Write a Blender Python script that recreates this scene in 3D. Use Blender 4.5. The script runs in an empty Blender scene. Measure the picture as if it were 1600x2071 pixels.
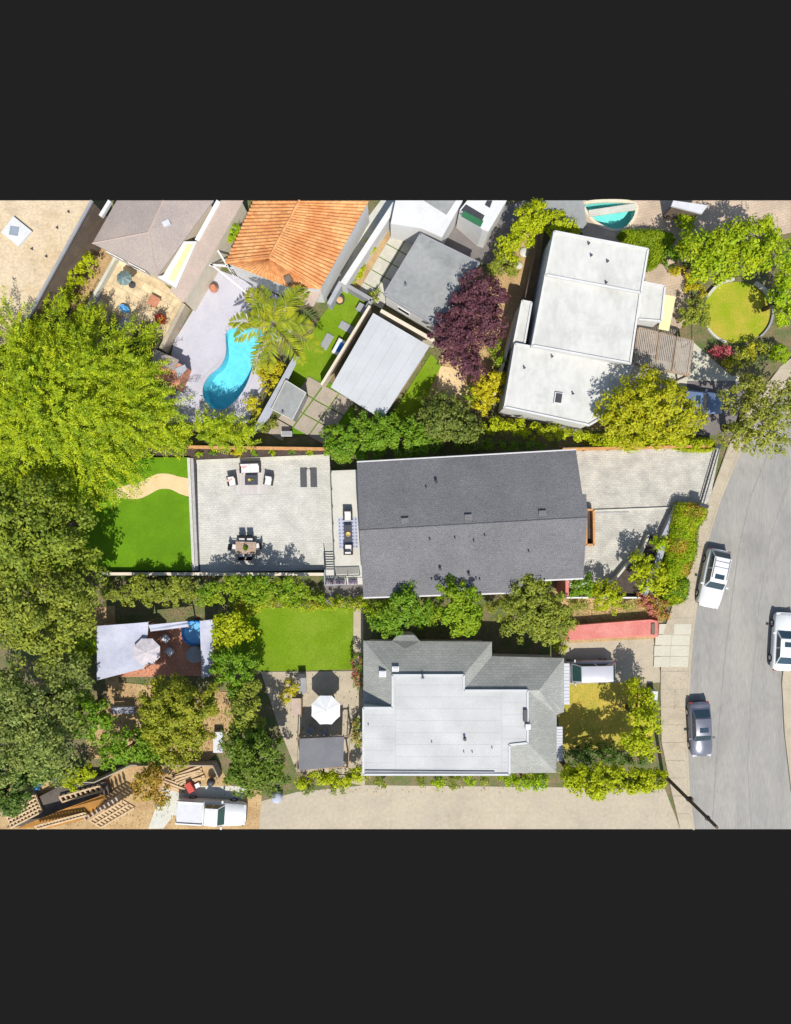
import bpy, bmesh, math, random
import numpy as np
from mathutils import Vector, Matrix

# ------------------------------------------------------------------ camera, sky, sun, exposure
H, S = 60.0, 0.0405            # drone height, metres per survey unit on the ground
CX, CY = 800.0, 1035.5
sc = bpy.context.scene
COL = sc.collection
cam = bpy.data.cameras.new('camera'); cam_o = bpy.data.objects.new('camera', cam); COL.objects.link(cam_o)
cam_o.location = (0, 0, H); cam.sensor_fit = 'HORIZONTAL'
cam.angle = 2 * math.atan(CX * S / H); cam.clip_end = 500; cam.clip_start = 0.5
sc.camera = cam_o

SUN_EL = math.radians(56)
sh = Vector((-0.16, 1, 0)).normalized()           # the way shadows fall
world = bpy.data.worlds.new('World'); sc.world = world; world.use_nodes = True
wn = world.node_tree; wn.nodes.clear()
sky = wn.nodes.new('ShaderNodeTexSky'); sky.sky_type = 'NISHITA'; sky.sun_disc = False
sky.sun_elevation = SUN_EL; sky.sun_rotation = math.atan2(-sh.x, -sh.y); sky.altitude = 100
bg = wn.nodes.new('ShaderNodeBackground'); bg.inputs[1].default_value = 0.11
wn.links.new(sky.outputs[0], bg.inputs[0])
bg2 = wn.nodes.new('ShaderNodeBackground'); bg2.inputs[0].default_value = (1, 1, 1, 1); bg2.inputs[1].default_value = 0.0125
ad = wn.nodes.new('ShaderNodeAddShader'); wo = wn.nodes.new('ShaderNodeOutputWorld')
wn.links.new(bg.outputs[0], ad.inputs[0]); wn.links.new(bg2.outputs[0], ad.inputs[1]); wn.links.new(ad.outputs[0], wo.inputs[0])
sun = bpy.data.lights.new('sun', 'SUN'); sun.energy = 4.4; sun.angle = math.radians(0.53); sun.color = (1, 0.965, 0.90)
sun_o = bpy.data.objects.new('sun', sun); COL.objects.link(sun_o)
sun_o.rotation_euler = Vector((sh.x * math.cos(SUN_EL), sh.y * math.cos(SUN_EL), -math.sin(SUN_EL))).to_track_quat('-Z', 'Y').to_euler()
sc.view_settings.view_transform = 'Standard'; sc.view_settings.look = 'None'
sc.view_settings.exposure = 0.36; sc.view_settings.gamma = 1
sc.cycles.max_bounces = 6; sc.cycles.transparent_max_bounces = 8

# ------------------------------------------------------------------ survey helpers
def P(px, py, z=0.0):
    k = S * (H - z) / H
    return Vector(((px - CX) * k, (CY - py) * k, z))
def PX(pts, z=0.0): return [tuple(P(a, b, z)[:2]) for a, b in pts]
def U(d, z=0.0): return d * S * (H - z) / H
def on_plane(px, py, a, b, c):
    n = (b - a).cross(c - a); o = Vector((0, 0, H)); d = P(px, py, 0) - o
    return o + d * (n.dot(a - o) / n.dot(d))
def smooth_loop(pts, n=6):
    out = []; m = len(pts)
    for i in range(m):
        p0, p1, p2, p3 = [Vector(pts[(i + j - 1) % m]) for j in range(4)]
        for t in np.linspace(0, 1, n, endpoint=False):
            out.append(tuple(0.5 * ((2 * p1) + (-p0 + p2) * t + (2 * p0 - 5 * p1 + 4 * p2 - p3) * t * t + (-p0 + 3 * p1 - 3 * p2 + p3) * t ** 3)))
    return out
Y_TOP, Y_BOT = 405.3, 1677.0           # the surveyed strip ends here

# ------------------------------------------------------------------ materials
def _n(nt, t, **kw):
    n = nt.nodes.new(t)
    for k, v in kw.items(): setattr(n, k, v)
    return n
def rgba(c): return (c[0], c[1], c[2], 1)
def mat(name, c, c2=None, scale=0.6, rough=0.85, bump=0.0, bscale=12.0, fine=0.12, fscale=9.0, island=0.0, metal=0.0, spec=0.3, stretch=None, rotz=0.0, lo=0.38, hi=0.62, stain=0.0, sscale=0.35):
    m = bpy.data.materials.new(name); m.use_nodes = True; nt = m.node_tree; b = nt.nodes['Principled BSDF']
    b.inputs['Roughness'].default_value = rough; b.inputs['Metallic'].default_value = metal
    b.inputs['Specular IOR Level'].default_value = spec
    g = _n(nt, 'ShaderNodeNewGeometry'); vec = g.outputs['Position']
    if stretch:
        mp = _n(nt, 'ShaderNodeMapping'); mp.inputs['Rotation'].default_value = (0, 0, rotz); mp.inputs['Scale'].default_value = stretch
        nt.links.new(vec, mp.inputs['Vector']); vec = mp.outputs[0]
    n1 = _n(nt, 'ShaderNodeTexNoise'); n1.inputs['Scale'].default_value = scale; n1.inputs['Detail'].default_value = 5; n1.inputs['Roughness'].default_value = 0.6
    nt.links.new(vec, n1.inputs['Vector'])
    mr = _n(nt, 'ShaderNodeMapRange'); mr.inputs[1].default_value = lo; mr.inputs[2].default_value = hi
    nt.links.new(n1.outputs[0], mr.inputs[0])
    mx = _n(nt, 'ShaderNodeMix', data_type='RGBA'); mx.inputs[6].default_value = rgba(c); mx.inputs[7].default_value = rgba(c2 or [x * 0.8 for x in c])
    nt.links.new(mr.outputs[0], mx.inputs[0]); col = mx.outputs[2]
    n2 = _n(nt, 'ShaderNodeTexNoise'); n2.inputs['Scale'].default_value = fscale; n2.inputs['Detail'].default_value = 3
    nt.links.new(vec, n2.inputs['Vector'])
    r2 = _n(nt, 'ShaderNodeMapRange'); r2.inputs[1].default_value = 0.3; r2.inputs[2].default_value = 0.7; r2.inputs[3].default_value = 1 - fine; r2.inputs[4].default_value = 1 + fine
    nt.links.new(n2.outputs[0], r2.inputs[0]); f = r2.outputs[0]
    if stain:
        n4 = _n(nt, 'ShaderNodeTexNoise'); n4.inputs['Scale'].default_value = sscale; n4.inputs['Detail'].default_value = 8; n4.inputs['Roughness'].default_value = 0.7; n4.inputs['Distortion'].default_value = 0.6
        nt.links.new(g.outputs['Position'], n4.inputs['Vector'])
        r4 = _n(nt, 'ShaderNodeMapRange'); r4.inputs[1].default_value = 0.5; r4.inputs[2].default_value = 0.72; r4.inputs[3].default_value = 1; r4.inputs[4].default_value = 1 - stain
        nt.links.new(n4.outputs[0], r4.inputs[0])
        m4 = _n(nt, 'ShaderNodeMath', operation='MULTIPLY'); nt.links.new(f, m4.inputs[0]); nt.links.new(r4.outputs[0], m4.inputs[1]); f = m4.outputs[0]
    if island:
        r3 = _n(nt, 'ShaderNodeMapRange'); r3.inputs[3].default_value = 1 - island; r3.inputs[4].default_value = 1 + island
        nt.links.new(g.outputs['Random Per Island'], r3.inputs[0])
        mm = _n(nt, 'ShaderNodeMath', operation='MULTIPLY'); nt.links.new(f, mm.inputs[0]); nt.links.new(r3.outputs[0], mm.inputs[1]); f = mm.outputs[0]
    vm = _n(nt, 'ShaderNodeVectorMath', operation='SCALE'); nt.links.new(col, vm.inputs[0]); nt.links.new(f, vm.inputs['Scale'])
    nt.links.new(vm.outputs[0], b.inputs['Base Color'])
    if bump:
        nb = _n(nt, 'ShaderNodeTexNoise'); nb.inputs['Scale'].default_value = bscale; nb.inputs['Detail'].default_value = 4
        nt.links.new(vec, nb.inputs['Vector'])
        bp = _n(nt, 'ShaderNodeBump'); bp.inputs['Strength'].default_value = bump; bp.inputs['Distance'].default_value = 0.05
        nt.links.new(nb.outputs[0], bp.inputs['Height']); nt.links.new(bp.outputs[0], b.inputs['Normal'])
    return m
def brick(name, c1, c2, mortar, bw, bh, ms, rotz=0.0, offset=0.5, rough=0.85, blot=0.18, bscale=0.5, fine=0.1):
    m = bpy.data.materials.new(name); m.use_nodes = True; nt = m.node_tree; b = nt.nodes['Principled BSDF']
    b.inputs['Roughness'].default_value = rough; b.inputs['Specular IOR Level'].default_value = 0.3
    g = _n(nt, 'ShaderNodeNewGeometry'); mp = _n(nt, 'ShaderNodeMapping'); mp.inputs['Rotation'].default_value = (0, 0, rotz)
    nt.links.new(g.outputs['Position'], mp.inputs['Vector'])
    br = _n(nt, 'ShaderNodeTexBrick'); br.offset = offset; br.inputs['Scale'].default_value = 1
    br.inputs['Color1'].default_value = rgba(c1); br.inputs['Color2'].default_value = rgba(c2); br.inputs['Mortar'].default_value = rgba(mortar)
    br.inputs['Mortar Size'].default_value = ms; br.inputs['Brick Width'].default_value = bw; br.inputs['Row Height'].default_value = bh; br.inputs['Mortar Smooth'].default_value = 0.2
    nt.links.new(mp.outputs[0], br.inputs['Vector'])
    f = None
    for s, a in ((bscale, blot), (14, fine)):
        n1 = _n(nt, 'ShaderNodeTexNoise'); n1.inputs['Scale'].default_value = s; n1.inputs['Detail'].default_value = 5
        nt.links.new(g.outputs['Position'], n1.inputs['Vector'])
        r = _n(nt, 'ShaderNodeMapRange'); r.inputs[1].default_value = 0.3; r.inputs[2].default_value = 0.7; r.inputs[3].default_value = 1 - a; r.inputs[4].default_value = 1 + a
        nt.links.new(n1.outputs[0], r.inputs[0])
        if f is None: f = r.outputs[0]
        else:
            mm = _n(nt, 'ShaderNodeMath', operation='MULTIPLY'); nt.links.new(f, mm.inputs[0]); nt.links.new(r.outputs[0], mm.inputs[1]); f = mm.outputs[0]
    vm = _n(nt, 'ShaderNodeVectorMath', operation='SCALE'); nt.links.new(br.outputs['Color'], vm.inputs[0]); nt.links.new(f, vm.inputs['Scale'])
    nt.links.new(vm.outputs[0], b.inputs['Base Color'])
    bp = _n(nt, 'ShaderNodeBump'); bp.inputs['Strength'].default_value = 0.5; bp.inputs['Distance'].default_value = 0.01; bp.invert = True
    nt.links.new(br.outputs['Fac'], bp.inputs['Height']); nt.links.new(bp.outputs[0], b.inputs['Normal'])
    return m
def leafmat(name, c, c2, var=0.3, trans=0.35):
    m = bpy.data.materials.new(name); m.use_nodes = True; nt = m.node_tree; b = nt.nodes['Principled BSDF']; out = nt.nodes['Material Output']
    b.inputs['Roughness'].default_value = 0.55; b.inputs['Specular IOR Level'].default_value = 0.25
    g = _n(nt, 'ShaderNodeNewGeometry')
    n1 = _n(nt, 'ShaderNodeTexNoise'); n1.inputs['Scale'].default_value = 0.9; n1.inputs['Detail'].default_value = 4
    nt.links.new(g.outputs['Position'], n1.inputs['Vector'])
    a = _n(nt, 'ShaderNodeMath', operation='MULTIPLY_ADD'); nt.links.new(g.outputs['Random Per Island'], a.inputs[0]); a.inputs[1].default_value = 0.7
    s = _n(nt, 'ShaderNodeMath', operation='MULTIPLY_ADD'); nt.links.new(n1.outputs[0], s.inputs[0]); s.inputs[1].default_value = 2.6; s.inputs[2].default_value = -1.1
    nt.links.new(s.outputs[0], a.inputs[2])
    mx = _n(nt, 'ShaderNodeMix', data_type='RGBA'); mx.inputs[6].default_value = rgba([x * 1.5 for x in c]); mx.inputs[7].default_value = rgba([x * 1.5 for x in c2]); nt.links.new(a.outputs[0], mx.inputs[0])
    w = _n(nt, 'ShaderNodeTexWhiteNoise', noise_dimensions='1D'); nt.links.new(g.outputs['Random Per Island'], w.inputs['W'])
    r = _n(nt, 'ShaderNodeMapRange'); r.inputs[3].default_value = 1 - var; r.inputs[4].default_value = 1 + var; nt.links.new(w.outputs[0], r.inputs[0])
    vm = _n(nt, 'ShaderNodeVectorMath', operation='SCALE'); nt.links.new(mx.outputs[2], vm.inputs[0]); nt.links.new(r.outputs[0], vm.inputs['Scale'])
    nt.links.new(vm.outputs[0], b.inputs['Base Color'])
    t = _n(nt, 'ShaderNodeBsdfTranslucent'); nt.links.new(vm.outputs[0], t.inputs[0])
    ms = _n(nt, 'ShaderNodeMixShader'); ms.inputs[0].default_value = trans
    nt.links.new(b.outputs[0], ms.inputs[1]); nt.links.new(t.outputs[0], ms.inputs[2]); nt.links.new(ms.outputs[0], out.inputs[0])
    return m
def watermat(name, tint):
    m = bpy.data.materials.new(name); m.use_nodes = True; nt = m.node_tree; nt.nodes.clear()
    out = _n(nt, 'ShaderNodeOutputMaterial'); tr = _n(nt, 'ShaderNodeBsdfTransparent'); tr.inputs[0].default_value = rgba(tint)
    gl = _n(nt, 'ShaderNodeBsdfGlossy'); gl.inputs['Roughness'].default_value = 0.04
    fr = _n(nt, 'ShaderNodeFresnel'); fr.inputs[0].default_value = 1.33
    nz = _n(nt, 'ShaderNodeTexNoise'); nz.inputs['Scale'].default_value = 2.5; g = _n(nt, 'ShaderNodeNewGeometry'); nt.links.new(g.outputs['Position'], nz.inputs['Vector'])
    bp = _n(nt, 'ShaderNodeBump'); bp.inputs['Strength'].default_value = 0.25; bp.inputs['Distance'].default_value = 0.05; nt.links.new(nz.outputs[0], bp.inputs['Height'])
    nt.links.new(bp.outputs[0], gl.inputs['Normal']); nt.links.new(bp.outputs[0], fr.inputs['Normal'])
    ms = _n(nt, 'ShaderNodeMixShader'); nt.links.new(fr.outputs[0], ms.inputs[0]); nt.links.new(tr.outputs[0], ms.inputs[1]); nt.links.new(gl.outputs[0], ms.inputs[2]); nt.links.new(ms.outputs[0], out.inputs[0])
    return m
def glass(name, c, rough=0.08): return mat(name, c, [x * 1.3 for x in c], rough=rough, spec=0.8, fine=0.02)
def sheer(name, tint, op):
    m = bpy.data.materials.new(name); m.use_nodes = True; nt = m.node_tree; b = nt.nodes['Principled BSDF']
    b.inputs['Base Color'].default_value = rgba(tint); b.inputs['Roughness'].default_value = 0.15; b.inputs['Alpha'].default_value = op
    return m

A = math.radians
M = dict(
 soil=mat('soil', (0.17, 0.13, 0.07), (0.085, 0.115, 0.03), 0.9, bump=0.5, fine=0.3),
 mulch=mat('mulch', (0.075, 0.055, 0.045), (0.05, 0.038, 0.03), 2, bump=0.9, fine=0.4, fscale=14),
 tan_dirt=mat('tan_dirt', (0.42, 0.29, 0.14), (0.33, 0.21, 0.10), 0.7, bump=0.4, fine=0.25),
 dry=mat('dry_grass', (0.40, 0.25, 0.12), (0.24, 0.20, 0.07), 0.9, bump=0.6, fine=0.35, fscale=7),
 turf=mat('turf', (0.112, 0.23, 0.008), (0.092, 0.195, 0.007), 0.5, bump=0.4, bscale=40, fine=0.16, fscale=16, rough=0.95, spec=0.1, stain=0.12, sscale=0.7),
 lawn=mat('lawn_grass', (0.125, 0.215, 0.006), (0.165, 0.25, 0.016), 0.35, bump=0.5, bscale=30, fine=0.2, fscale=12, spec=0.1, stain=0.18, sscale=0.5),
 rlawn=mat('round_lawn_grass', (0.23, 0.29, 0.012), (0.36, 0.31, 0.04), 0.45, bump=0.5, bscale=30, fine=0.2, fscale=10, spec=0.1),
 dlawn=mat('dry_lawn_grass', (0.42, 0.31, 0.06), (0.31, 0.27, 0.04), 0.6, bump=0.5, bscale=30, fine=0.25, fscale=10, spec=0.1),
 sand=mat('sand_path', (0.62, 0.46, 0.26), (0.56, 0.41, 0.22), 1.2, bump=0.3, fine=0.1, fscale=20),
 asphalt=mat('asphalt', (0.295, 0.278, 0.248), (0.24, 0.233, 0.215), 0.35, fine=0.10, fscale=6, stretch=(1.6, 0.22, 1), rotz=A(8), bump=0.2, bscale=30, stain=0.2, sscale=0.22),
 walk=mat('sidewalk_concrete', (0.40, 0.34, 0.25), (0.36, 0.305, 0.225), 0.8, fine=0.1, bump=0.2, stain=0.2, sscale=0.5),
 apron=mat('pale_apron_concrete', (0.46, 0.435, 0.34), (0.43, 0.41, 0.33), 0.8, fine=0.07),
 lane=mat('lane_concrete', (0.40, 0.34, 0.25), (0.36, 0.315, 0.24), 0.3, fine=0.08, fscale=4, stain=0.22, sscale=0.2),
 paver=brick('pavers', (0.475, 0.46, 0.41), (0.42, 0.41, 0.37), (0.355, 0.345, 0.31), 0.36, 0.18, 0.012, A(-2), blot=0.12, bscale=0.9, fine=0.2),
 paver2=brick('drive_pavers', (0.44, 0.415, 0.355), (0.375, 0.36, 0.325), (0.315, 0.295, 0.26), 0.38, 0.19, 0.012, A(3), blot=0.16, bscale=0.9, fine=0.2),
 deck=mat('deck_concrete', (0.50, 0.485, 0.43), (0.46, 0.44, 0.39), 1.0, fine=0.06),
 pale=mat('pale_concrete', (0.50, 0.49, 0.42), (0.44, 0.43, 0.37), 0.8, fine=0.1),
 step=mat('step_stone', (0.36, 0.35, 0.34), (0.31, 0.30, 0.30), 2, fine=0.1),
 pooldeck=mat('pool_deck_concrete', (0.44, 0.43, 0.47), (0.41, 0.40, 0.45), 0.7, fine=0.05, stain=0.12, sscale=0.3),
 flag=brick('flagstone', (0.56, 0.45, 0.28), (0.50, 0.38, 0.23), (0.40, 0.31, 0.20), 0.9, 0.7, 0.03, A(28), blot=0.25, bscale=1.2),
 slab=mat('paving_slab', (0.45, 0.43, 0.36), (0.40, 0.38, 0.32), 1.2, fine=0.1),
 slab2=mat('brown_paving_slab', (0.33, 0.28, 0.22), (0.29, 0.245, 0.20), 1.2, fine=0.1),
 terrace=brick('terrace_brick', (0.46, 0.35, 0.25), (0.41, 0.32, 0.235), (0.36, 0.28, 0.21), 0.5, 0.22, 0.02, A(-12), blot=0.2),
 charcoal=mat('charcoal_paving', (0.17, 0.15, 0.145), (0.145, 0.13, 0.125), 0.8, fine=0.08),
 white=mat('white_paint', (0.62, 0.61, 0.59), (0.58, 0.57, 0.55), 1.2, fine=0.04, rough=0.6),
 plaster=mat('white_plaster', (0.56, 0.555, 0.54), (0.51, 0.505, 0.49), 0.8, fine=0.05, stain=0.1),
 whiteroof=mat('white_membrane_roof', (0.50, 0.495, 0.465), (0.455, 0.445, 0.405), 0.45, fine=0.06, fscale=3, stretch=(1, 0.45, 1), rotz=A(12), lo=0.45, hi=0.8, stain=0.22, sscale=0.28),
 dirt_stain=mat('roof_dirt', (0.50, 0.46, 0.38), (0.56, 0.53, 0.46), 1.5, fine=0.12),
 lightroof=brick('light_gray_roof', (0.43, 0.43, 0.42), (0.405, 0.405, 0.395), (0.36, 0.36, 0.355), 0.9, 8.0, 0.02, A(90), 0.5, blot=0.10),
 shedroof=mat('pale_metal_roof', (0.44, 0.45, 0.455), (0.41, 0.42, 0.425), 0.6, fine=0.04, rough=0.5, stain=0.1, sscale=0.5),
 grayroof=mat('gray_roll_roof', (0.22, 0.23, 0.22), (0.27, 0.275, 0.265), 0.45, fine=0.08, fscale=3, stain=0.2, sscale=0.4),
 shingle=brick('charcoal_shingle', (0.148, 0.145, 0.150), (0.132, 0.129, 0.134), (0.110, 0.108, 0.112), 0.30, 0.14, 0.010, A(3), blot=0.12, bscale=0.35, fine=0.36),
 gshingle=brick('gray_shingle', (0.30, 0.30, 0.27), (0.255, 0.26, 0.24), (0.21, 0.21, 0.195), 0.35, 0.18, 0.012, 0, blot=0.12, fine=0.2),
 tanroof=mat('tan_gravel_roof', (0.53, 0.425, 0.285), (0.45, 0.33, 0.19), 0.55, fine=0.14, fscale=5, bump=0.4, lo=0.45, hi=0.75, stain=0.25, sscale=0.6),
 brownroof=mat('brown_gray_roof', (0.33, 0.275, 0.24), (0.285, 0.24, 0.22), 0.5, fine=0.12, fscale=8, bump=0.3),
 pinkroof=mat('pinkish_roof', (0.42, 0.33, 0.27), (0.37, 0.29, 0.245), 0.8, fine=0.1),
 tile=mat('terracotta_tile', (0.52, 0.205, 0.07), (0.62, 0.32, 0.13), 0.5, fine=0.10, fscale=4, island=0.15, rough=0.8, stain=0.15, sscale=0.8),
 stucco=mat('cream_stucco', (0.60, 0.53, 0.42), (0.55, 0.48, 0.38), 1, fine=0.06),
 brownwall=mat('brown_wall', (0.16, 0.12, 0.09), (0.12, 0.09, 0.07), 1, fine=0.1),
 graywall=mat('gray_wall', (0.27, 0.27, 0.28), (0.24, 0.24, 0.25), 1, fine=0.05),
 bluegray=mat('blue_gray_wall', (0.33, 0.34, 0.37), (0.29, 0.30, 0.33), 1.5, fine=0.06),
 darkgray=mat('dark_gray_metal', (0.05, 0.05, 0.055), (0.04, 0.04, 0.045), 2, fine=0.05, rough=0.5),
 cedar=mat('cedar_board', (0.46, 0.24, 0.09), (0.38, 0.19, 0.07), 2.5, fine=0.15, island=0.2, rough=0.7),
 wood=mat('weathered_wood', (0.32, 0.23, 0.15), (0.25, 0.17, 0.11), 2, fine=0.15, island=0.22),
 graywood=mat('gray_deck_board', (0.33, 0.285, 0.235), (0.28, 0.24, 0.20), 2, fine=0.12, island=0.18),
 lumber=mat('new_lumber', (0.50, 0.37, 0.22), (0.43, 0.30, 0.17), 2, fine=0.12, island=0.2),
 sheath=mat('orange_sheathing', (0.44, 0.20, 0.04), (0.32, 0.15, 0.035), 0.8, fine=0.1),
 subfloor=mat('dark_subfloor', (0.10, 0.085, 0.07), (0.075, 0.06, 0.05), 1.2, fine=0.15),
 brickred=mat('red_painted_concrete', (0.47, 0.15, 0.125), (0.53, 0.21, 0.175), 0.6, fine=0.12),
 terracotta=brick('terracotta_paving', (0.50, 0.22, 0.13), (0.44, 0.185, 0.11), (0.38, 0.17, 0.11), 0.3, 0.3, 0.02, A(2), blot=0.18),
 bark=mat('bark', (0.11, 0.075, 0.05), (0.07, 0.05, 0.035), 4, bump=0.8, fine=0.3),
 pole=mat('pole_timber', (0.12, 0.08, 0.05), (0.08, 0.055, 0.035), 3, fine=0.2),
 canvas=mat('pale_canvas', (0.41, 0.42, 0.49), (0.35, 0.36, 0.44), 1, fine=0.06, bump=0.6, bscale=2.5, stain=0.15),
 umbrella=mat('umbrella_fabric', (0.62, 0.62, 0.62), (0.58, 0.58, 0.58), 1, fine=0.03),
 umbrella2=mat('patterned_umbrella_fabric', (0.48, 0.44, 0.46), (0.41, 0.37, 0.40), 3, fine=0.08),
 cushion=mat('white_cushion', (0.60, 0.575, 0.565), (0.56, 0.535, 0.525), 3, fine=0.04),
 pink=mat('pink_pillow', (0.60, 0.28, 0.24), (0.66, 0.38, 0.33), 4),
 wicker=mat('black_wicker', (0.022, 0.020, 0.022), (0.035, 0.03, 0.03), 12, fine=0.2, rough=0.6),
 slate=mat('slate_table', (0.045, 0.048, 0.06), (0.06, 0.062, 0.075), 3, rough=0.4),
 tabletop=mat('table_wood', (0.38, 0.28, 0.21), (0.31, 0.22, 0.16), 3, fine=0.15),
 rug=mat('pale_striped_rug', (0.42, 0.38, 0.36), (0.47, 0.45, 0.42), 5, stretch=(1, 0.05, 1), fine=0.05),
 mat_=mat('exercise_mat', (0.075, 0.077, 0.082), (0.065, 0.067, 0.07), 4, fine=0.05),
 brass=mat('brass', (0.55, 0.42, 0.18), (0.45, 0.33, 0.12), 4, rough=0.4),
 green_ceramic=mat('green_fabric', (0.09, 0.15, 0.05), (0.11, 0.18, 0.06), 4),
 blue=mat('blue_plastic', (0.01, 0.13, 0.50), (0.02, 0.25, 0.55), 2, rough=0.4),
 lightblue=mat('light_blue_plastic', (0.10, 0.33, 0.62), (0.15, 0.42, 0.66), 2, rough=0.4),
 red=mat('red_plastic', (0.45, 0.035, 0.025), (0.40, 0.05, 0.03), 2, rough=0.4),
 teal=mat('teal_metal', (0.14, 0.20, 0.20), (0.11, 0.16, 0.16), 3, rough=0.5),
 tan=mat('tan_ceramic', (0.50, 0.34, 0.17), (0.44, 0.28, 0.14), 3),
 yellow=mat('pale_yellow_awning', (0.68, 0.62, 0.32), (0.64, 0.58, 0.28), 1.5, fine=0.04),
 black=mat('black_rubber', (0.012, 0.012, 0.013), (0.016, 0.016, 0.017), 3, rough=0.7),
 flash=mat('flashing', (0.155, 0.16, 0.18), (0.13, 0.135, 0.15), 3),
 twig=mat('twig_mass', (0.03, 0.05, 0.01), (0.045, 0.05, 0.012), 4, fine=0.4, bump=1.0),
 tar=mat('tar_seam', (0.195, 0.187, 0.172), (0.235, 0.225, 0.205), 2),
 sheltroof=mat('shelter_roof', (0.15, 0.15, 0.16), (0.13, 0.13, 0.14), 1, fine=0.06),
 steel=mat('brushed_steel', (0.45, 0.45, 0.47), (0.5, 0.5, 0.52), 3, rough=0.35, metal=0.8),
 wglass=glass('window_glass', (0.03, 0.05, 0.06)),
 cglass=glass('car_glass', (0.02, 0.04, 0.055)),
 tglass=glass('tinted_green_glass', (0.015, 0.05, 0.045)),
 ggreen=glass('green_window_glass', (0.03, 0.12, 0.05)),
 railglass=sheer('rail_glass', (0.35, 0.42, 0.42), 0.35),
 corrug=mat('white_corrugated', (0.52, 0.52, 0.54), (0.48, 0.48, 0.50), 2, fine=0.04),
 skyl=glass('skylight_glass', (0.20, 0.23, 0.26), 0.2),
 carwhite=mat('white_car_paint', (0.62, 0.62, 0.615), (0.60, 0.60, 0.595), 1, rough=0.3, spec=0.6, fine=0.01),
 carsilver=mat('silver_blue_car_paint', (0.15, 0.155, 0.19), (0.14, 0.145, 0.18), 1, rough=0.3, spec=0.7, fine=0.01, metal=0.3),
 vansilver=mat('silver_van_paint', (0.40, 0.40, 0.44), (0.38, 0.38, 0.42), 1, rough=0.3, spec=0.6, fine=0.01),
 carblue=mat('blue_car_paint', (0.13, 0.18, 0.30), (0.12, 0.17, 0.28), 1, rough=0.3, spec=0.7, fine=0.01),
 lampglass=mat('headlight', (0.6, 0.6, 0.62), rough=0.2), tail=mat('tail_light', (0.35, 0.02, 0.02), rough=0.3),
 plasterpool=mat('pool_plaster', (0.25, 0.56, 0.64), (0.31, 0.61, 0.68), 1.2, fine=0.10, fscale=3),
 plasterpale=mat('pale_pool_plaster', (0.42, 0.62, 0.60), (0.48, 0.66, 0.63), 1.2, fine=0.1),
 coping=mat('pool_coping', (0.60, 0.54, 0.40), (0.55, 0.49, 0.36), 1, fine=0.06),
 water=watermat('pool_water', (0.62, 0.92, 0.98)), water2=watermat('pale_pool_water', (0.55, 0.92, 0.90)),
 lf_yellow=leafmat('leaf_yellow_green', (0.235, 0.285, 0.004), (0.30, 0.325, 0.006)),
 lf_bright=leafmat('leaf_bright_green', (0.16, 0.27, 0.004), (0.26, 0.32, 0.006)),
 lf_green=leafmat('leaf_mid_green', (0.085, 0.175, 0.007), (0.14, 0.22, 0.012)),
 lf_dark=leafmat('leaf_dark_green', (0.045, 0.085, 0.012), (0.075, 0.125, 0.016)),
 lf_olive=leafmat('leaf_olive', (0.12, 0.155, 0.018), (0.22, 0.24, 0.025)),
 lf_gray=leafmat('leaf_gray_olive', (0.10, 0.14, 0.03), (0.19, 0.22, 0.045)),
 lf_feather=leafmat('leaf_feathery', (0.13, 0.205, 0.006), (0.31, 0.35, 0.007)),
 lf_purple=leafmat('leaf_purple', (0.075, 0.026, 0.036), (0.115, 0.045, 0.055)),
 lf_orange=leafmat('leaf_orange_green', (0.17, 0.17, 0.015), (0.34, 0.20, 0.03)),
 lf_gold=leafmat('leaf_gold', (0.32, 0.27, 0.006), (0.38, 0.34, 0.01)),
 lf_red=leafmat('petal_red', (0.34, 0.05, 0.07), (0.40, 0.12, 0.12)),
 lf_pinkp=leafmat('petal_purple', (0.16, 0.10, 0.17), (0.30, 0.26, 0.31)),
 lf_palm=leafmat('leaf_palm', (0.14, 0.195, 0.01), (0.28, 0.27, 0.015)),
 lf_tallh=leafmat('leaf_tall_hedge', (0.09, 0.18, 0.006), (0.20, 0.25, 0.01)),
 lf_hedge=leafmat('leaf_hedge', (0.13, 0.20, 0.006), (0.20, 0.25, 0.008)),
)

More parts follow.
